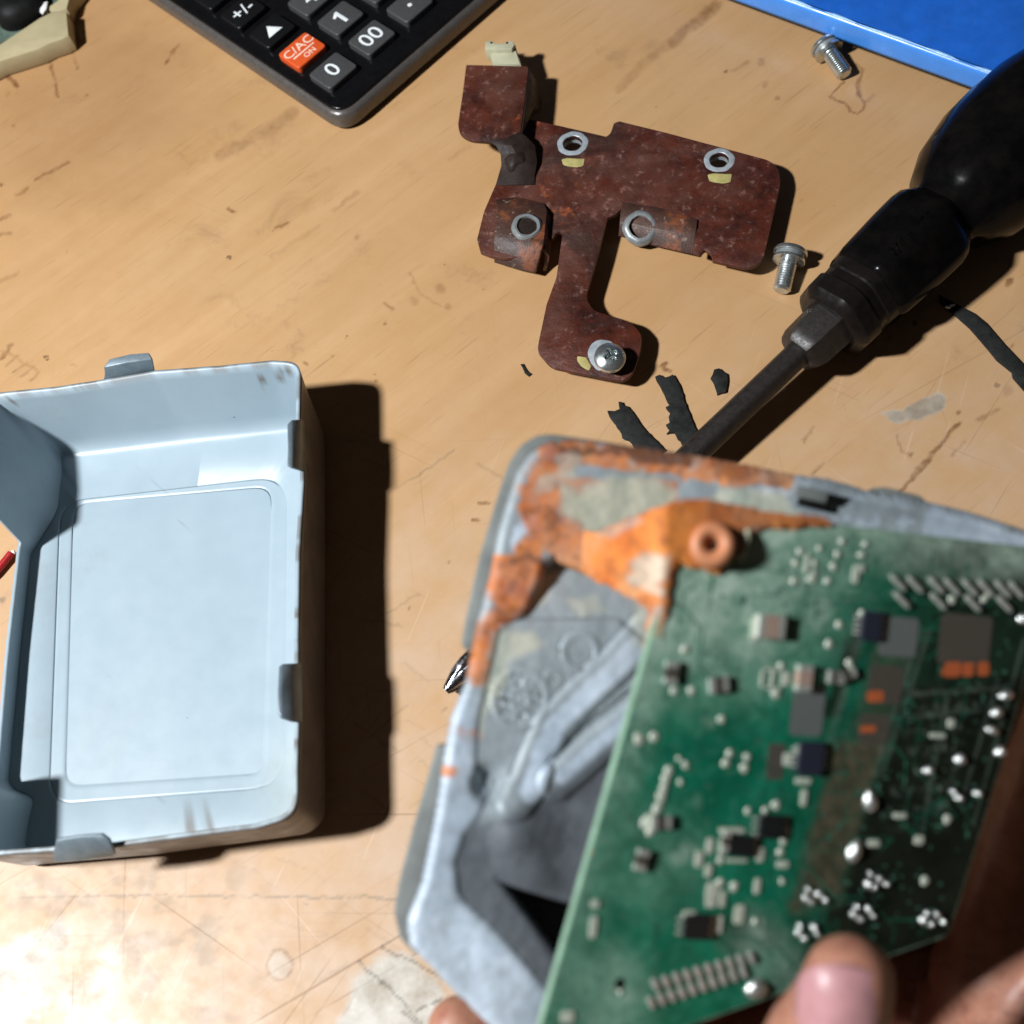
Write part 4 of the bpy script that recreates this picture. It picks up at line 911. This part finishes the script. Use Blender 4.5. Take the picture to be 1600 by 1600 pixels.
# small lanced tab standing out of the top strip
fT = frame(on(CASE, 1252, 776)+CASE[1]*5, on(CASE, 1290, 785)-on(CASE, 1252, 776), z=CASE[1]+np.array([0, -.5, .1]))
box('lanced_tab', fT, (6.4, 2.2, 1.0), M_FLANGE, case, .35)
box('lanced_tab_shadow', frame(on(CASE, 1262, 791)+CASE[1]*2.9, on(CASE, 1290, 797)-on(CASE, 1252, 788), z=CASE[1]), (6.2, 1.5, 1.2), M_RUBBER, case, .2)  # black bar standing in for the shadow below the tab
# outer side walls and floor below the pressed sheet
rimloop = [(800, 790), (835, 716), (862, 702), (1000, 712), (1290, 764), (1630, 856), (1550, 1110), (1470, 1390), (1150, 1550), (860, 1670), (660, 1482), (652, 1440), (705, 1190), (752, 985)]
wl = [on((CASE[0]-CASE[1]*8, CASE[1]), a, b) for a, b in rimloop]; cen_ = np.mean(wl, 0)
rows_ = [[p+(cen_-p)*.03 for p in wl]+[wl[0]+(cen_-wl[0])*.03], [p+(cen_-p)*.06-CASE[1]*14 for p in wl]+[wl[0]+(cen_-wl[0])*.06-CASE[1]*14]]
sheet('side_wall', rows_, M_FLANGE, case, 1.0)

# ---- circuit board
board = thing('circuit_board', 'green circuit board with corroded corner lifted out of the metal case', 'circuit board', on(PCB, 1200, 1200))
O_ = on(PCB, 1075, 792); U_ = on(PCB, 1655, 860)-O_; U_ /= np.linalg.norm(U_); Nn = PCB[1]
fB = frame(O_, U_, z=Nn); Vv = fB[:3, 1]
corner = [(1075, 792), (1655, 860), (1578, 1150), (1499, 1412), (1482, 1462), (1161, 1574), (818, 1695)]
bl_ = [inv(fB, on(PCB, a, b))[:2] for a, b in corner]
M_PCBEDGE = simple('pale_green_board_edge', (.20, .33, .235), .45, 0, .5, .2, 300, .2, 900)
plate('laminate', rounded(bl_, [1.5, 1.5, 0, 0, 1.5, 0, 1.5], 4), (lambda f: f)(frame(O_-Nn*.06, U_, z=Nn)), 1.7, M_PCBEDGE, board, bevel=.12)
t = NT('solder_mask'); w = t.coord(); at = t.attr(); sep = t.n('ShaderNodeSeparateColor'); t.l(at.outputs[0], sep.inputs[0])
n1 = t.noise(w, 120, 6, .65); n2 = t.noise(w, 420, 4, .65)
c = t.mix(t.lin(n1, .36, .64, 0, 1), (.0018, .092, .048), (.005, .160, .088))
c = t.mix(t.math('MULTIPLY', t.step(n2, .50, .66), .55), c, (.035, .20, .125))
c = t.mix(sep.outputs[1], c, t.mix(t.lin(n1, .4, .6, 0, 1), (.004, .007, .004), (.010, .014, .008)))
c = t.mix(sep.outputs[2], c, t.mix(t.lin(n2, .4, .6, 0, 1), (.045, .045, .028), (.085, .075, .045)))
c = t.mix(t.math('MULTIPLY', sep.outputs[0], t.lin(n1, .33, .62, .45, 1.0)), c, (.40, .52, .42))
c = t.mix(at.outputs['Alpha'], c, t.mix(t.lin(n1, .4, .6, 0, 1), (.46, .17, .045), (.60, .30, .12)))
t.base(c); t.set(Roughness=t.lin(n2, .3, .7, .38, .58)); t.set(**{'Specular IOR Level': .28}); t.bump(n2, .2, .0003); t.bump(n1, .2, .0004); M_PCB = t.m
stp = 3.0
gx = np.arange(800, 1672, stp); gy = np.arange(780, 1712, stp); GX, GY = np.meshgrid(gx, gy); x = GX.ravel(); y = GY.ravel()
co = DD(x, y, depth_on(PCB, x, y))
wx = x+22*(fbm(x/30, y/30, 101)-.5)+10*(fbm(x/10, y/10, 103)-.5); wy = y+22*(fbm(x/30, y/30, 105)-.5)+10*(fbm(x/10, y/10, 107)-.5)
edgeL = dseg(wx, wy, (1075, 792), (818, 1695))
pal = np.maximum.reduce([.85*(1-sst(90, 330, np.hypot(wx-1090, (wy-840)*1.0))), .75*(1-sst(8, 75, edgeL))*(1-.55*sst(1000, 1200, y)), .55*(1-sst(20, 90, dseg(wx, wy, (1075, 792), (1655, 860)))), .18*(1-sst(30, 140, np.hypot(wx-1010, wy-1340))), .40*(1-sst(30, 130, np.hypot(wx-930, wy-1560))), .3*(1-sst(20, 70, dseg(wx, wy, (1180, 1470), (1240, 1560)))),
                         .55*(1-sst(15, 45, np.hypot(wx-1280, wy-960))), .55*(1-sst(12, 50, np.hypot(wx-1170, wy-920)))])
pal *= .75+1.2*(fbm(x/26, y/26, 109)-.3)+.9*(fbm(x/7, y/7, 111)-.5)
pal = pal*sst(-500, 0, x)
for px_, py_, r_, a_ in [(1400, 860, 28, .5), (1500, 862, 34, .6), (1460, 890, 30, .4), (1540, 880, 30, .3), (1200, 1025, 18, .6), (1070, 1335, 24, .6), (1180, 1450, 26, .5), (1030, 1100, 20, .3), (1110, 1130, 14, .4), (1090, 1250, 12, .2)]:
    pal = np.maximum(pal, a_*(1-sst(r_*.3, r_*1.3, np.hypot(wx-px_, wy-py_))))
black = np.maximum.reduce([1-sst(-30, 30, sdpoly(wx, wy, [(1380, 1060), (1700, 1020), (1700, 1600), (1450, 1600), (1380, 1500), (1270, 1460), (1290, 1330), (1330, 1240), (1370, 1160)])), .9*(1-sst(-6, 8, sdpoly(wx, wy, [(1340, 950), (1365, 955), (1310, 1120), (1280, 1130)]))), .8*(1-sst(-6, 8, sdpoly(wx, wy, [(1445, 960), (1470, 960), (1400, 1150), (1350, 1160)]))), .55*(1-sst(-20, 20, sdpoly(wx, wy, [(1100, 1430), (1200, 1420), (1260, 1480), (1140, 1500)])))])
black = np.maximum(black, .92*sst(1270, 1500, x+.25*(y-900)+80*(fbm(x/60, y/60, 113)-.5)))  # board darkened towards the lower right, shade put into its colour
brown = 1-sst(-8, 14, sdpoly(wx, wy, [(1300, 1160), (1385, 1160), (1330, 1300), (1310, 1410), (1240, 1420), (1262, 1330), (1290, 1240)]))
brown = np.maximum(brown, .5*(1-sst(-6, 10, sdpoly(wx, wy, [(1376, 968), (1434, 975), (1380, 1180), (1330, 1160)]))))
orn = np.maximum.reduce([1-sst(-4, 6, sdpoly(wx, wy, [(1040, 780), (1300, 805), (1290, 822), (1200, 822), (1160, 832), (1130, 880), (1090, 886), (1062, 868), (1040, 880)]))*1.0, .9*(1-sst(2, 8, dseg(wx, wy, (1036, 935), (1020, 1000)))), .8*(1-sst(2, 9, np.hypot(wx-935, wy-1250))), .6*(1-sst(2, 8, np.hypot(wx-925, wy-1330)))])
# pale routed traces along the board
tr = np.zeros(len(x))
for k, (a, b) in enumerate([((1345, 985), (1285, 1180)), ((1440, 985), (1365, 1210)), ((1452, 985), (1378, 1210)), ((1350, 985), (1292, 1180)), ((1600, 1000), (1520, 1290)), ((1560, 1060), (1500, 1260)), ((1480, 1090), (1440, 1300)), ((1425, 1085), (1570, 1075)), ((1420, 1120), (1530, 1110))]):
    tr = np.maximum(tr, .16*(1-sst(1.2, 3.2, dseg(x, y, a, b))))
txr = .32*sst(.60, .72, fbm(x/5, y/9, 121, 3))*(1-sst(-8, 8, np.abs(((y+.12*(x-1400))-1076) % 30-12)-3-4))*(1-sst(-20, 20, sdpoly(x, y, [(1425, 1070), (1545, 1060), (1480, 1290), (1370, 1290)])))
pal = np.maximum(pal, np.maximum(tr, txr))
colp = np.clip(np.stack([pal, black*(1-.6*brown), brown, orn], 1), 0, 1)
bpoly = corner
kx = (GX[:-1, :-1]+stp/2).ravel(); ky = (GY[:-1, :-1]+stp/2).ravel()
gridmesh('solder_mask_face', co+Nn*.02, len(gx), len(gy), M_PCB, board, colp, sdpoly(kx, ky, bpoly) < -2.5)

# rust crust that bridges from the case rim onto the board corner
stp = 2.5
gx = np.arange(840, 1310, stp); gy = np.arange(770, 1030, stp); GX, GY = np.meshgrid(gx, gy); x = GX.ravel(); y = GY.ravel()
cr_poly = [(862, 838), (890, 822), (930, 832), (975, 812), (1010, 800), (1050, 784), (1090, 778), (1180, 796), (1290, 808), (1300, 820), (1200, 822), (1168, 834), (1146, 872), (1120, 896), (1085, 886), (1062, 874), (1048, 905), (1044, 940), (1034, 985), (1024, 1010), (1006, 1018), (1014, 948), (960, 920), (872, 874)]
wx = x+9*(fbm(x/14, y/14, 181)-.5)+6*(fbm(x/5, y/5, 183)-.5); wy = y+9*(fbm(x/14, y/14, 185)-.5)+6*(fbm(x/5, y/5, 187)-.5)
q = sst(900, 1045, x)
ed_ = sdpoly(wx, wy, cr_poly)
dep = depth_on(CASE, x, y)*(1-q)+(depth_on(PCB, x, y)-.25)*q-.35*sst(0, -10, ed_)+.14*(fbm(x/12, y/12, 189)-.5)*(ed_ < -3)
co = DD(x, y, dep)
msk = lambda poly, s=4: 1-sst(-s, s, sdpoly(wx, wy, poly))
gn = np.maximum.reduce([.8*msk([(985, 880), (1010, 862), (1046, 868), (1042, 905), (1020, 920), (1000, 912)], 7), .75*(1-sst(4, 12, dseg(wx, wy, (990, 905), (1032, 925)))), .6*(1-sst(3, 12, dseg(wx, wy, (1030, 955), (1012, 1012)))), .55*msk([(1150, 830), (1180, 822), (1200, 822), (1160, 880), (1140, 880)], 6), .5*msk([(930, 832), (1000, 806), (1010, 815), (960, 840)], 6)])
dkc = .5*(1-sst(0, 7, dline(wx, wy, [(855, 855), (880, 868)])))+.5*sst(.55, .66, fbm(x/18, y/18, 191))
colc = np.clip(np.stack([np.ones(len(x))*(1-.9*gn), gn, 0*x, dkc*.5], 1), 0, 1)
kx = (GX[:-1, :-1]+stp/2).ravel(); ky = (GY[:-1, :-1]+stp/2).ravel()
keep = (ed_.reshape(len(gy), len(gx))[:-1, :-1].ravel() < 0)
cr_o = gridmesh('rust_crust', co, len(gx), len(gy), M_CASE, case, colc, keep)
so = cr_o.modifiers.new('s', 'SOLIDIFY'); so.thickness = .3*MM; so.offset = -1

M_SOLD = simple('solder', (.66, .68, .66), .26, .85, .5, .15, 700, .3, 1500)
M_PADM = simple('tarnished_pad', (.56, .60, .50), .45, .25, .5, .2, 600, .3, 1500)
M_CAPB = simple('beige_ceramic', (.34, .24, .19), .45, 0, .5, .15, 700, .2, 1500)
M_CAPE = simple('tinned_end', (.62, .64, .58), .35, .6, .5, .15, 700, .2, 1500)
M_ICK = simple('black_epoxy', (.008, .009, .010), .42, 0, .4, .25, 500, .2, 1500)
M_ICB = simple('dark_blue_black_epoxy', (.018, .020, .034), .4, 0, .4, .25, 500, .2, 1500)
M_CAN = simple('worn_grey_chip_top', (.15, .17, .165), .46, .3, .5, .35, 420, .5, 700)
M_COPP = simple('exposed_copper_orange', (.50, .115, .035), .5, .2, .5, .3, 420, .5, 900)
M_CANB = simple('grimy_brown_chip_top', (.075, .066, .052), .5, .2, .5, .5, 420, .5, 700)
def unit_box(bev, mats, split=None):
    bm = bmesh.new(); bmesh.ops.create_cube(bm, size=1)
    for v in bm.verts: v.co.z += .5
    if split:
        for sx__ in (-split, split):
            bmesh.ops.bisect_plane(bm, geom=bm.verts[:]+bm.edges[:]+bm.faces[:], plane_co=(sx__, 0, 0), plane_no=(1, 0, 0))
    else: bmesh.ops.bevel(bm, geom=bm.edges[:], offset=bev, segments=2, affect='EDGES')
    me = bpy.data.meshes.new('part'); bm.to_mesh(me); bm.free()
    for m in mats: me.materials.append(m)
    if split:
        for f in me.polygons: f.material_index = 1 if abs(f.center.x) > split else 0
    else: smooth(me, 40)
    return me
def dome(mat, n=14, k=4, flat=1.0):
    V = [(0, 0, 1.0)]; Fc = []
    for j in range(1, k+1):
        a = math.pi/2*j/k
        for i in range(n):
            th = 2*math.pi*i/n; wv = 1+.10*math.sin(3*th+j); V.append((.5*math.sin(a)*math.cos(th)*wv, .5*math.sin(a)*math.sin(th)*wv, math.cos(a)))
    for i in range(n): Fc.append((0, 1+i, 1+(i+1) % n))
    for j in range(k-1):
        for i in range(n):
            a, b = 1+j*n+i, 1+j*n+(i+1) % n; Fc.append((a, a+n, b+n, b))
    me = bpy.data.meshes.new('part'); me.from_pydata(V, [], Fc); me.materials.append(mat); smooth(me, 180); return me
ME_PAD = unit_box(.12, [M_PADM]); ME_PADD = dome(M_PADM); ME_SOL = dome(M_SOLD); ME_CAP = unit_box(0, [M_CAPB, M_CAPE], .27)
ME_CAPG = unit_box(0, [M_CANB, M_CAPE], .24)
ME_IC = unit_box(.05, [M_ICK]); ME_ICB = unit_box(.06, [M_ICB]); ME_CAN = unit_box(.05, [M_CAN]); ME_COP = unit_box(.12, [M_COPP]); ME_CANB = unit_box(.05, [M_CANB]); ME_WHT = unit_box(.15, [M_CAPE])
UI = None
bw = np.array(wloc(board))/MM
def imgdir(px, py):
    p = on(PCB, px, py); a = np.array(proj(p)); return (np.array(proj(p+U_))-a), (np.array(proj(p+Vv))-a)
def comp(name, px, py, w_, h_, tk, me, rot=0.0, lift=0.02):
    """w_, h_ in photo pixels along the board axes, tk in mm"""
    p = on(PCB, px, py)+Nn*lift; du, dv = imgdir(px, py)
    sw, sh = w_/np.linalg.norm(du), h_/np.linalg.norm(dv)
    o = link(name, me, board)
    m_ = Matrix([[*fB[0, :3], 0], [*fB[1, :3], 0], [*fB[2, :3], 0], [0, 0, 0, 1]])@Matrix.Rotation(rot, 4, 'Z')@Matrix.Diagonal((sw*MM, sh*MM, tk*MM, 1))
    m_.translation = Vector(p-bw)*MM
    o.matrix_local = m_; return o
# chips and cans
for px, py, w_, h_, tk, me in [(1262, 1110, 50, 80, .07, ME_CAN), (1404, 995, 58, 62, .07, ME_CAN), (1384, 1070, 52, 60, .06, ME_CANB), (1366, 1140, 46, 48, .05, ME_CANB), (1508, 1000, 80, 80, .07, ME_CANB), (1359, 978, 30, 46, .9, ME_ICB), (1264, 1184, 38, 52, 1.0, ME_ICB), (1155, 1320, 38, 32, 1.0, ME_IC), (1203, 1290, 36, 36, 1.0, ME_IC), (1086, 1446, 38, 38, 1.1, ME_IC), (1212, 1190, 26, 56, .05, ME_CANB)]:
    comp('integrated_circuit', px, py, w_, h_, tk, me)
for px, py, w_, h_ in [(1488, 1046, 26, 24), (1512, 1046, 18, 22), (1536, 1045, 18, 22), (1367, 1088, 26, 18), (1356, 1139, 24, 11), (1478, 1050, 14, 12)]:
    comp('copper_patch', px, py, w_, h_, .05, ME_COP, .1, .07)
# ceramic parts
for px, py, w_, h_, me, r_ in [(1200, 978, 40, 36, ME_CAP, 0), (1252, 1058, 36, 24, ME_CAP, 1.57), (1046, 1050, 32, 20, ME_CAPG, 1.57), (1120, 1069, 28, 24, ME_CAPG, .2), (1000, 1342, 30, 18, ME_CAPG, 1.4), (1030, 1284, 30, 20, ME_CAPG, .1), (1320, 1055, 28, 14, ME_CAPG, .5), (1131, 1312, 26, 12, ME_CAPG, 1.5), (1300, 1057, 18, 20, ME_CAPG, 0)]:
    comp('chip_capacitor', px, py, w_, h_, 1.5 if me is ME_CAP else 1.0, me, r_)
comp('solder_pad', 1180, 982, 14, 40, .25, ME_PAD)
# round solder joints (dull)
for px, py, s_ in [(1045, 1204, 17), (1040, 1218, 15), (1037, 1232, 16), (1033, 1245, 18), (1027, 1263, 17), (1013, 1284, 26), (1016, 1299, 14), (998, 1155, 18), (1022, 1151, 15), (1071, 1195, 12), (1063, 1222, 10), (1140, 1177, 12), (1134, 1192, 13), (1167, 1183, 12), (1163, 1200, 16), (1168, 1267, 11), (1212, 1258, 13), (1195, 1266, 12), (1230, 1298, 11), (1224, 1314, 11), (1219, 1331, 11), (1222, 1377, 10), (1125, 1379, 14), (1147, 1385, 16), (1125, 1344, 11), (1293, 908, 11), (1302, 885, 12), (1308, 866, 12), (1315, 846, 11), (1346, 867, 11), (1352, 850, 10), (1295, 1006, 13), (1311, 976, 11), (1327, 1036, 14), (1322, 1058, 13), (1240, 908, 12), (1243, 880, 11), (1250, 862, 11), (1265, 905, 10), (1272, 880, 9), (1280, 857, 9), (1070, 1014, 12), (1053, 1079, 13), (1080, 1079, 12), (1060, 1185, 8), (1346, 958, 11), (1127, 1124, 12), (1180, 1440, 10), (969, 1550, 8), (1480, 1280, 15), (1445, 1376, 14), (1487, 937, 13), (1538, 935, 13), (1220, 1040, 10), (1212, 1084, 14)]:
    comp('solder_joint', px, py, s_*random.uniform(.85, 1.15), s_*random.uniform(.9, 1.25), .34, ME_PADD, random.uniform(0, 3))
# flat pads and chips
for px, py, w_, h_ in [(1108, 1321, 11, 24), (1091, 1342, 12, 24), (1106, 1360, 10, 20), (1187, 1335, 11, 22), (1222, 1350, 18, 11), (1182, 1384, 9, 24), (1112, 1392, 19, 28), (1110, 1408, 16, 18), (1128, 1404, 8, 26), (1154, 1428, 15, 30), (1076, 1428, 20, 12), (1123, 1444, 9, 28), (1255, 1246, 9, 26), (1230, 1186, 13, 20), (1254, 1220, 24, 10), (1245, 1172, 8, 15), (1336, 897, 10, 28), (1345, 888, 8, 12), (926, 1448, 11, 34), (929, 1412, 12, 12), (886, 1588, 20, 18), (1143, 1297, 40, 8), (1150, 1344, 34, 5), (1126, 1322, 6, 30), (1464, 1149, 24, 8), (1485, 1130, 11, 14), (1405, 1274, 20, 9), (1435, 1312, 14, 14), (1364, 1317, 18, 11), (1229, 1060, 8, 20), (1206, 1060, 6, 24), (1206, 1046, 24, 4), (1206, 1075, 24, 4), (1222, 1060, 4, 26), (1190, 1060, 4, 26), (1260, 880, 6, 30), (1270, 900, 6, 22)]:
    comp('solder_pad', px, py, w_, h_, .3, ME_PAD)
# bent through-hole leads, two rows
for px, py in [(1396, 908), (1423, 911), (1456, 912), (1481, 915), (1509, 916), (1534, 917), (1560, 918), (1582, 920), (1402, 935), (1459, 937), (1513, 940), (1562, 941)]:
    comp('lead', px+4, py+2, 30, 8, .9, ME_WHT, -.62)
# shiny blobs in the dark area
for px, py, w_, h_ in [(1571, 1086, 22, 16), (1556, 1113, 17, 17), (1549, 1141, 20, 14), (1562, 1174, 17, 18), (1499, 1186, 17, 19), (1450, 1203, 16, 14), (1497, 1246, 15, 12), (1526, 1239, 14, 12), (1487, 1236, 9, 9), (1359, 1252, 20, 38), (1334, 1330, 20, 40), (1596, 967, 15, 18), (1182, 1544, 34, 32)]:
    comp('solder_blob', px, py, w_, h_, 1.3, ME_SOL, random.uniform(-.3, .3))
for cx, cy in [(1366, 1377), (1270, 1400), (1347, 1427), (1455, 1436), (1259, 1456)]:
    for dx_, dy_, s_ in ((-12, 2, 14), (10, -6, 13), (-2, 8, 12), (17, 4, 10), (-9, -11, 9)):
        comp('solder_blob', cx+dx_+random.uniform(-2, 2), cy+dy_+random.uniform(-2, 2), s_, s_*.9, 1.0, ME_SOL, random.uniform(0, 3))
# connector pin rows near the lower edge
for k in range(10):
    for (ax, ay), (bx_, by_) in (((1022, 1537), (1172, 1495)), ((1015, 1565), (1160, 1518))):
        q = k/9; comp('connector_pin', ax+(bx_-ax)*q, ay+(by_-ay)*q, 8, 20, .7, ME_WHT, .55)
# chip legs along the small chips
for cx, cy, hw, n_ in [(1155, 1320, 24, 4), (1203, 1290, 23, 3), (1086, 1446, 24, 3), (1264, 1184, 24, 4), (1359, 978, 20, 4)]:
    du, dv = imgdir(cx, cy); du = du/np.linalg.norm(du); dv = dv/np.linalg.norm(dv)
    for sg in (-1, 1):
        for k in range(n_):
            q = du*sg*hw+dv*(k-(n_-1)/2)*(34/n_)
            comp('chip_leg', cx+q[0], cy+q[1], 11, 5, .35, ME_WHT)
# routed copper tracks under the mask, slightly raised
V = []; Fc = []; rnd = random.Random(11)
def track(p0, p1, wd):
    a_, b_ = on(PCB, *p0), on(PCB, *p1); d_ = b_-a_; L_ = np.linalg.norm(d_)
    if L_ < .2: return
    d_ /= L_; s_ = np.cross(Nn, d_)*wd; k_ = len(V); u_ = Nn*.06
    V.extend([a_-s_+u_, b_-s_+u_, b_+s_+u_, a_+s_+u_]); Fc.append((k_, k_+1, k_+2, k_+3))
for k in range(120):
    px, py = rnd.uniform(930, 1560), rnd.uniform(880, 1540)
    du, dv = imgdir(px, py); du = du/np.linalg.norm(du); dv = dv/np.linalg.norm(dv); cur = np.array([px, py]); hv = rnd.random() < .5
    for seg in range(rnd.randint(2, 4)):
        dirn = (du if hv else dv) if seg % 2 == 0 else (du+dv*rnd.choice((-1, 1)))*.7
        nx = cur+dirn*rnd.uniform(18, 70)*rnd.choice((-1, 1))
        ins_ = [float(sdpoly(np.array([q[0]]), np.array([q[1]]), corner)[0]) < -12 for q in (cur, nx)]
        if all(ins_): track(cur, nx, rnd.choice((.08, .08, .14)))
        cur = nx
mk('copper_tracks', V, Fc, simple('masked_copper_track', (.012, .115, .068), .42, 0, .4, .3, 300), board, None, kind='stuff')
# tiny unreadable print and vias
V = []; Fc = []
rnd = random.Random(5)
for k in range(620):
    px = rnd.uniform(900, 1580); py = rnd.uniform(860, 1560)
    if float(sdpoly(np.array([px]), np.array([py]), corner)[0]) > -14: continue
    s_ = rnd.choice([.18, .22, .3]); p = on(PCB, px, py)+Nn*.07; l_ = rnd.choice([1, 1, 2.2]); a = len(V); an = rnd.choice([0, 1.57])
    e1 = (U_*math.cos(an)+Vv*math.sin(an))*s_*l_; e2 = (Vv*math.cos(an)-U_*math.sin(an))*s_
    V += [p-e1-e2, p+e1-e2, p+e1+e2, p-e1+e2]; Fc.append((a, a+1, a+2, a+3))
mk('via_specks', V, Fc, simple('pale_via_ring', (.045, .13, .088), .5, 0, .5, .3, 500), board, None, kind='stuff')
# rusty grommet at the corner and the bent pin beside it
gc = on(PCB, 1110, 852); M_GROM = simple('rusty_orange_rubber', (.50, .20, .095), .5, 0, .4, .25, 160, .35, 700)
fG = frame(gc, U_, z=Nn+np.array([-.25, .1, .3]))
lathe('grommet', [(1.15, -.2), (1.15, 1.3), (1.5, 2.3), (2.4, 2.9), (3.4, 2.7), (4.0, 1.8), (4.2, .8), (4.1, -1.0), (1.15, -.2)], fG, M_GROM, board, 48, ang=80, cap=False)
lathe('grommet_hole', [(1.16, 1.0), (0.0, .95)], fG, M_DKGRIME, board, 24, cap=False)
tube('bent_pin', [on(PCB, 1166, 828)+Nn*.4, on(PCB, 1162, 845)+Nn*1.2, on(PCB, 1156, 866)+Nn*1.0, on(PCB, 1154, 872)+Nn*.3], .55, M_CLIP, board, 10)
lathe('via_hole', [(1.0, .02), (0.0, .03)], frame(on(PCB, 969, 1537), U_, z=Nn), M_RUBBER, board, 20, cap=False)

# ------------------------------------------------------------------ hand holding the case
t = NT('skin'); w = t.coord()
n1 = t.noise(w, 90, 5, .6); n2 = t.noise(w, 420, 4, .6)
c = t.mix(t.lin(n1, .35, .65, 0, 1), (.30, .128, .082), (.41, .195, .128))
c = t.mix(t.math('MULTIPLY', t.step(n2, .48, .66), .5), c, (.27, .085, .06))
c = t.mix(t.math('MULTIPLY', t.step(t.noise(w, 150, 5, .7), .56, .68), .45), c, (.13, .075, .05))
cre = t.noise(t.mapping(w, (0, 0, .5), (40, 260, 120)), 1, 3, .5, .4)
c = t.mix(t.math('MULTIPLY', t.step(cre, .64, .72), .45), c, (.20, .085, .055))
t.base(c); t.set(Roughness=.46); t.set(**{'Subsurface Weight': .12, 'Subsurface Radius': (.006, .002, .001), 'Subsurface Scale': .5, 'Specular IOR Level': .45})
t.bump(t.noise(w, 1100, 4, .6), .25, .0003); t.bump(cre, .25, .0004); M_SKIN = t.m
M_NAIL = simple('finger_nail', (.40, .20, .205), .42, 0, .35, .14, 220, .06, 800)
def chain_mesh(chains):
    bm = bmesh.new()
    for ch in chains:
        pr = None
        for p, r in ch:
            ret = bmesh.ops.create_icosphere(bm, subdivisions=3, radius=r*MM, matrix=Matrix.Translation(Vector(p)*MM))
        for (p0, r0), (p1, r1) in zip(ch[:-1], ch[1:]):
            p0 = np.array(p0); p1 = np.array(p1); d = p1-p0; L = np.linalg.norm(d)
            if L < 1e-3: continue
            nst = max(2, int(L/2.0))
            for k in range(1, nst):
                q = k/nst; bmesh.ops.create_icosphere(bm, subdivisions=2, radius=(r0+(r1-r0)*q)*MM, matrix=Matrix.Translation(Vector(p0+d*q)*MM))
    me = bpy.data.meshes.new('h'); bm.to_mesh(me); bm.free(); return me
wrist = D(1700, 2150, 262)
thumb = [(D(1326, 1530, 195.5), 7.3), (D(1318, 1562, 196), 7.9), (D(1280, 1630, 198), 9.0), (D(1235, 1720, 202), 10.2), (D(1260, 1850, 212), 11.4), (D(1400, 1960, 232), 13), (D(1560, 2020, 252), 17), (wrist, 22)]
fingers = []
for kx_, (tip, mid, kn) in enumerate([((716, 1606, 251), (1000, 1560, 266), (1560, 1340, 292)), ((760, 1730, 252), (1050, 1680, 268), (1590, 1480, 290)), ((800, 1840, 252), (1100, 1790, 266), (1610, 1610, 286)), ((900, 1940, 250), (1150, 1890, 264), (1620, 1740, 280))]):
    fingers.append([(D(*tip), 6.6), (D(tip[0]+90, tip[1]-18, tip[2]+5), 7.6), (D(*mid), 8.6), (D(mid[0]+230, (mid[1]+kn[1])/2-10, mid[2]+12), 9.4), (D(*kn), 11.5)])
chains = [thumb]+fingers
kn = [f[-1] for f in fingers]
for i in range(3): chains.append([kn[i], kn[i+1]])
for f in fingers: chains.append([f[-1], (D(1680, 1800, 274), 19), (wrist, 22)])
chains.append([(D(1735, 1000, 254), 12), (D(1704, 1110, 258), 13), (D(1624, 1330, 263), 13.5), (D(1560, 1520, 267), 14.5), (D(1546, 1640, 270), 16), (D(1590, 1800, 268), 19), (wrist, 22)])
chains.append([(D(1725, 1000, 240), 12), (D(1760, 1200, 258), 16), (D(1720, 1400, 266), 20), (D(1680, 1600, 262), 22), (D(1680, 1850, 258), 23)])
for f in fingers[:2]: chains.append([f[-1], (D(1650, 1430, 268), 17)])
chains.append([(wrist, 22), (D(1820, 2600, 262), 24), (D(1960, 3200, 262), 28)])
hm = chain_mesh(chains)
ho = bpy.data.objects.new('h', hm)
rm = ho.modifiers.new('r', 'REMESH'); rm.mode = 'VOXEL'; rm.voxel_size = .0011
s_ = ho.modifiers.new('s', 'SMOOTH'); s_.iterations = 9; s_.factor = .6
me = conv(ho); bpy.data.meshes.remove(hm)
me.materials.clear(); me.materials.append(M_SKIN); smooth(me, 180); me.name = 'person_hand'
hand = link('hand', me); tag(hand, 'bare hand holding the case from below with its thumb over the board edge', 'hand')
# thumb nail: curved plate lying on the thumb, facing the viewer
na, nb = D(1328, 1478, 189.2), D(1318, 1625, 189.6)
ax_ = nb-na; Ln = np.linalg.norm(ax_); ax_ /= Ln
vwn = np.array([0, 0, CAM_H])-na; vwn -= ax_*(vwn@ax_); vwn /= np.linalg.norm(vwn)
vwn = vwn+np.cross(ax_, vwn)*(-.12); vwn /= np.linalg.norm(vwn); sd = np.cross(ax_, vwn)
V = []; Fc = []; nu_, nv_ = 21, 22; R_ = 7.9
cc_ = (np.array(thumb[0][0])+np.array(thumb[1][0]))/2
for j in range(nv_):
    q = j/(nv_-1); s = -6.2+q*14.5
    wdt = 7.0*math.sqrt(max(.02, 1-max(0, (.42-q)/.42)**2.6))*(1-max(0, (q-.8)/.2)**2*.25)
    for i in range(nu_):
        e = (i/(nu_-1)-.5)*2*wdt
        h_ = math.sqrt(max(0.1, R_**2-e*e))-R_
        V.append(cc_+ax_*s+sd*(e+1.0)+vwn*(7.75+h_*1.05-1.7*max(0, (.36-q)/.36)**2+.02*s))
for j in range(nv_-1):
    for i in range(nu_-1): a = j*nu_+i; Fc.append((a, a+1, a+nu_+1, a+nu_))
nl = mk('thumb_nail', V, Fc, M_NAIL, hand, 180); fixn(nl); smooth(nl.data, 180)
so = nl.modifiers.new('s', 'SOLIDIFY'); so.thickness = .45*MM; so.offset = 0
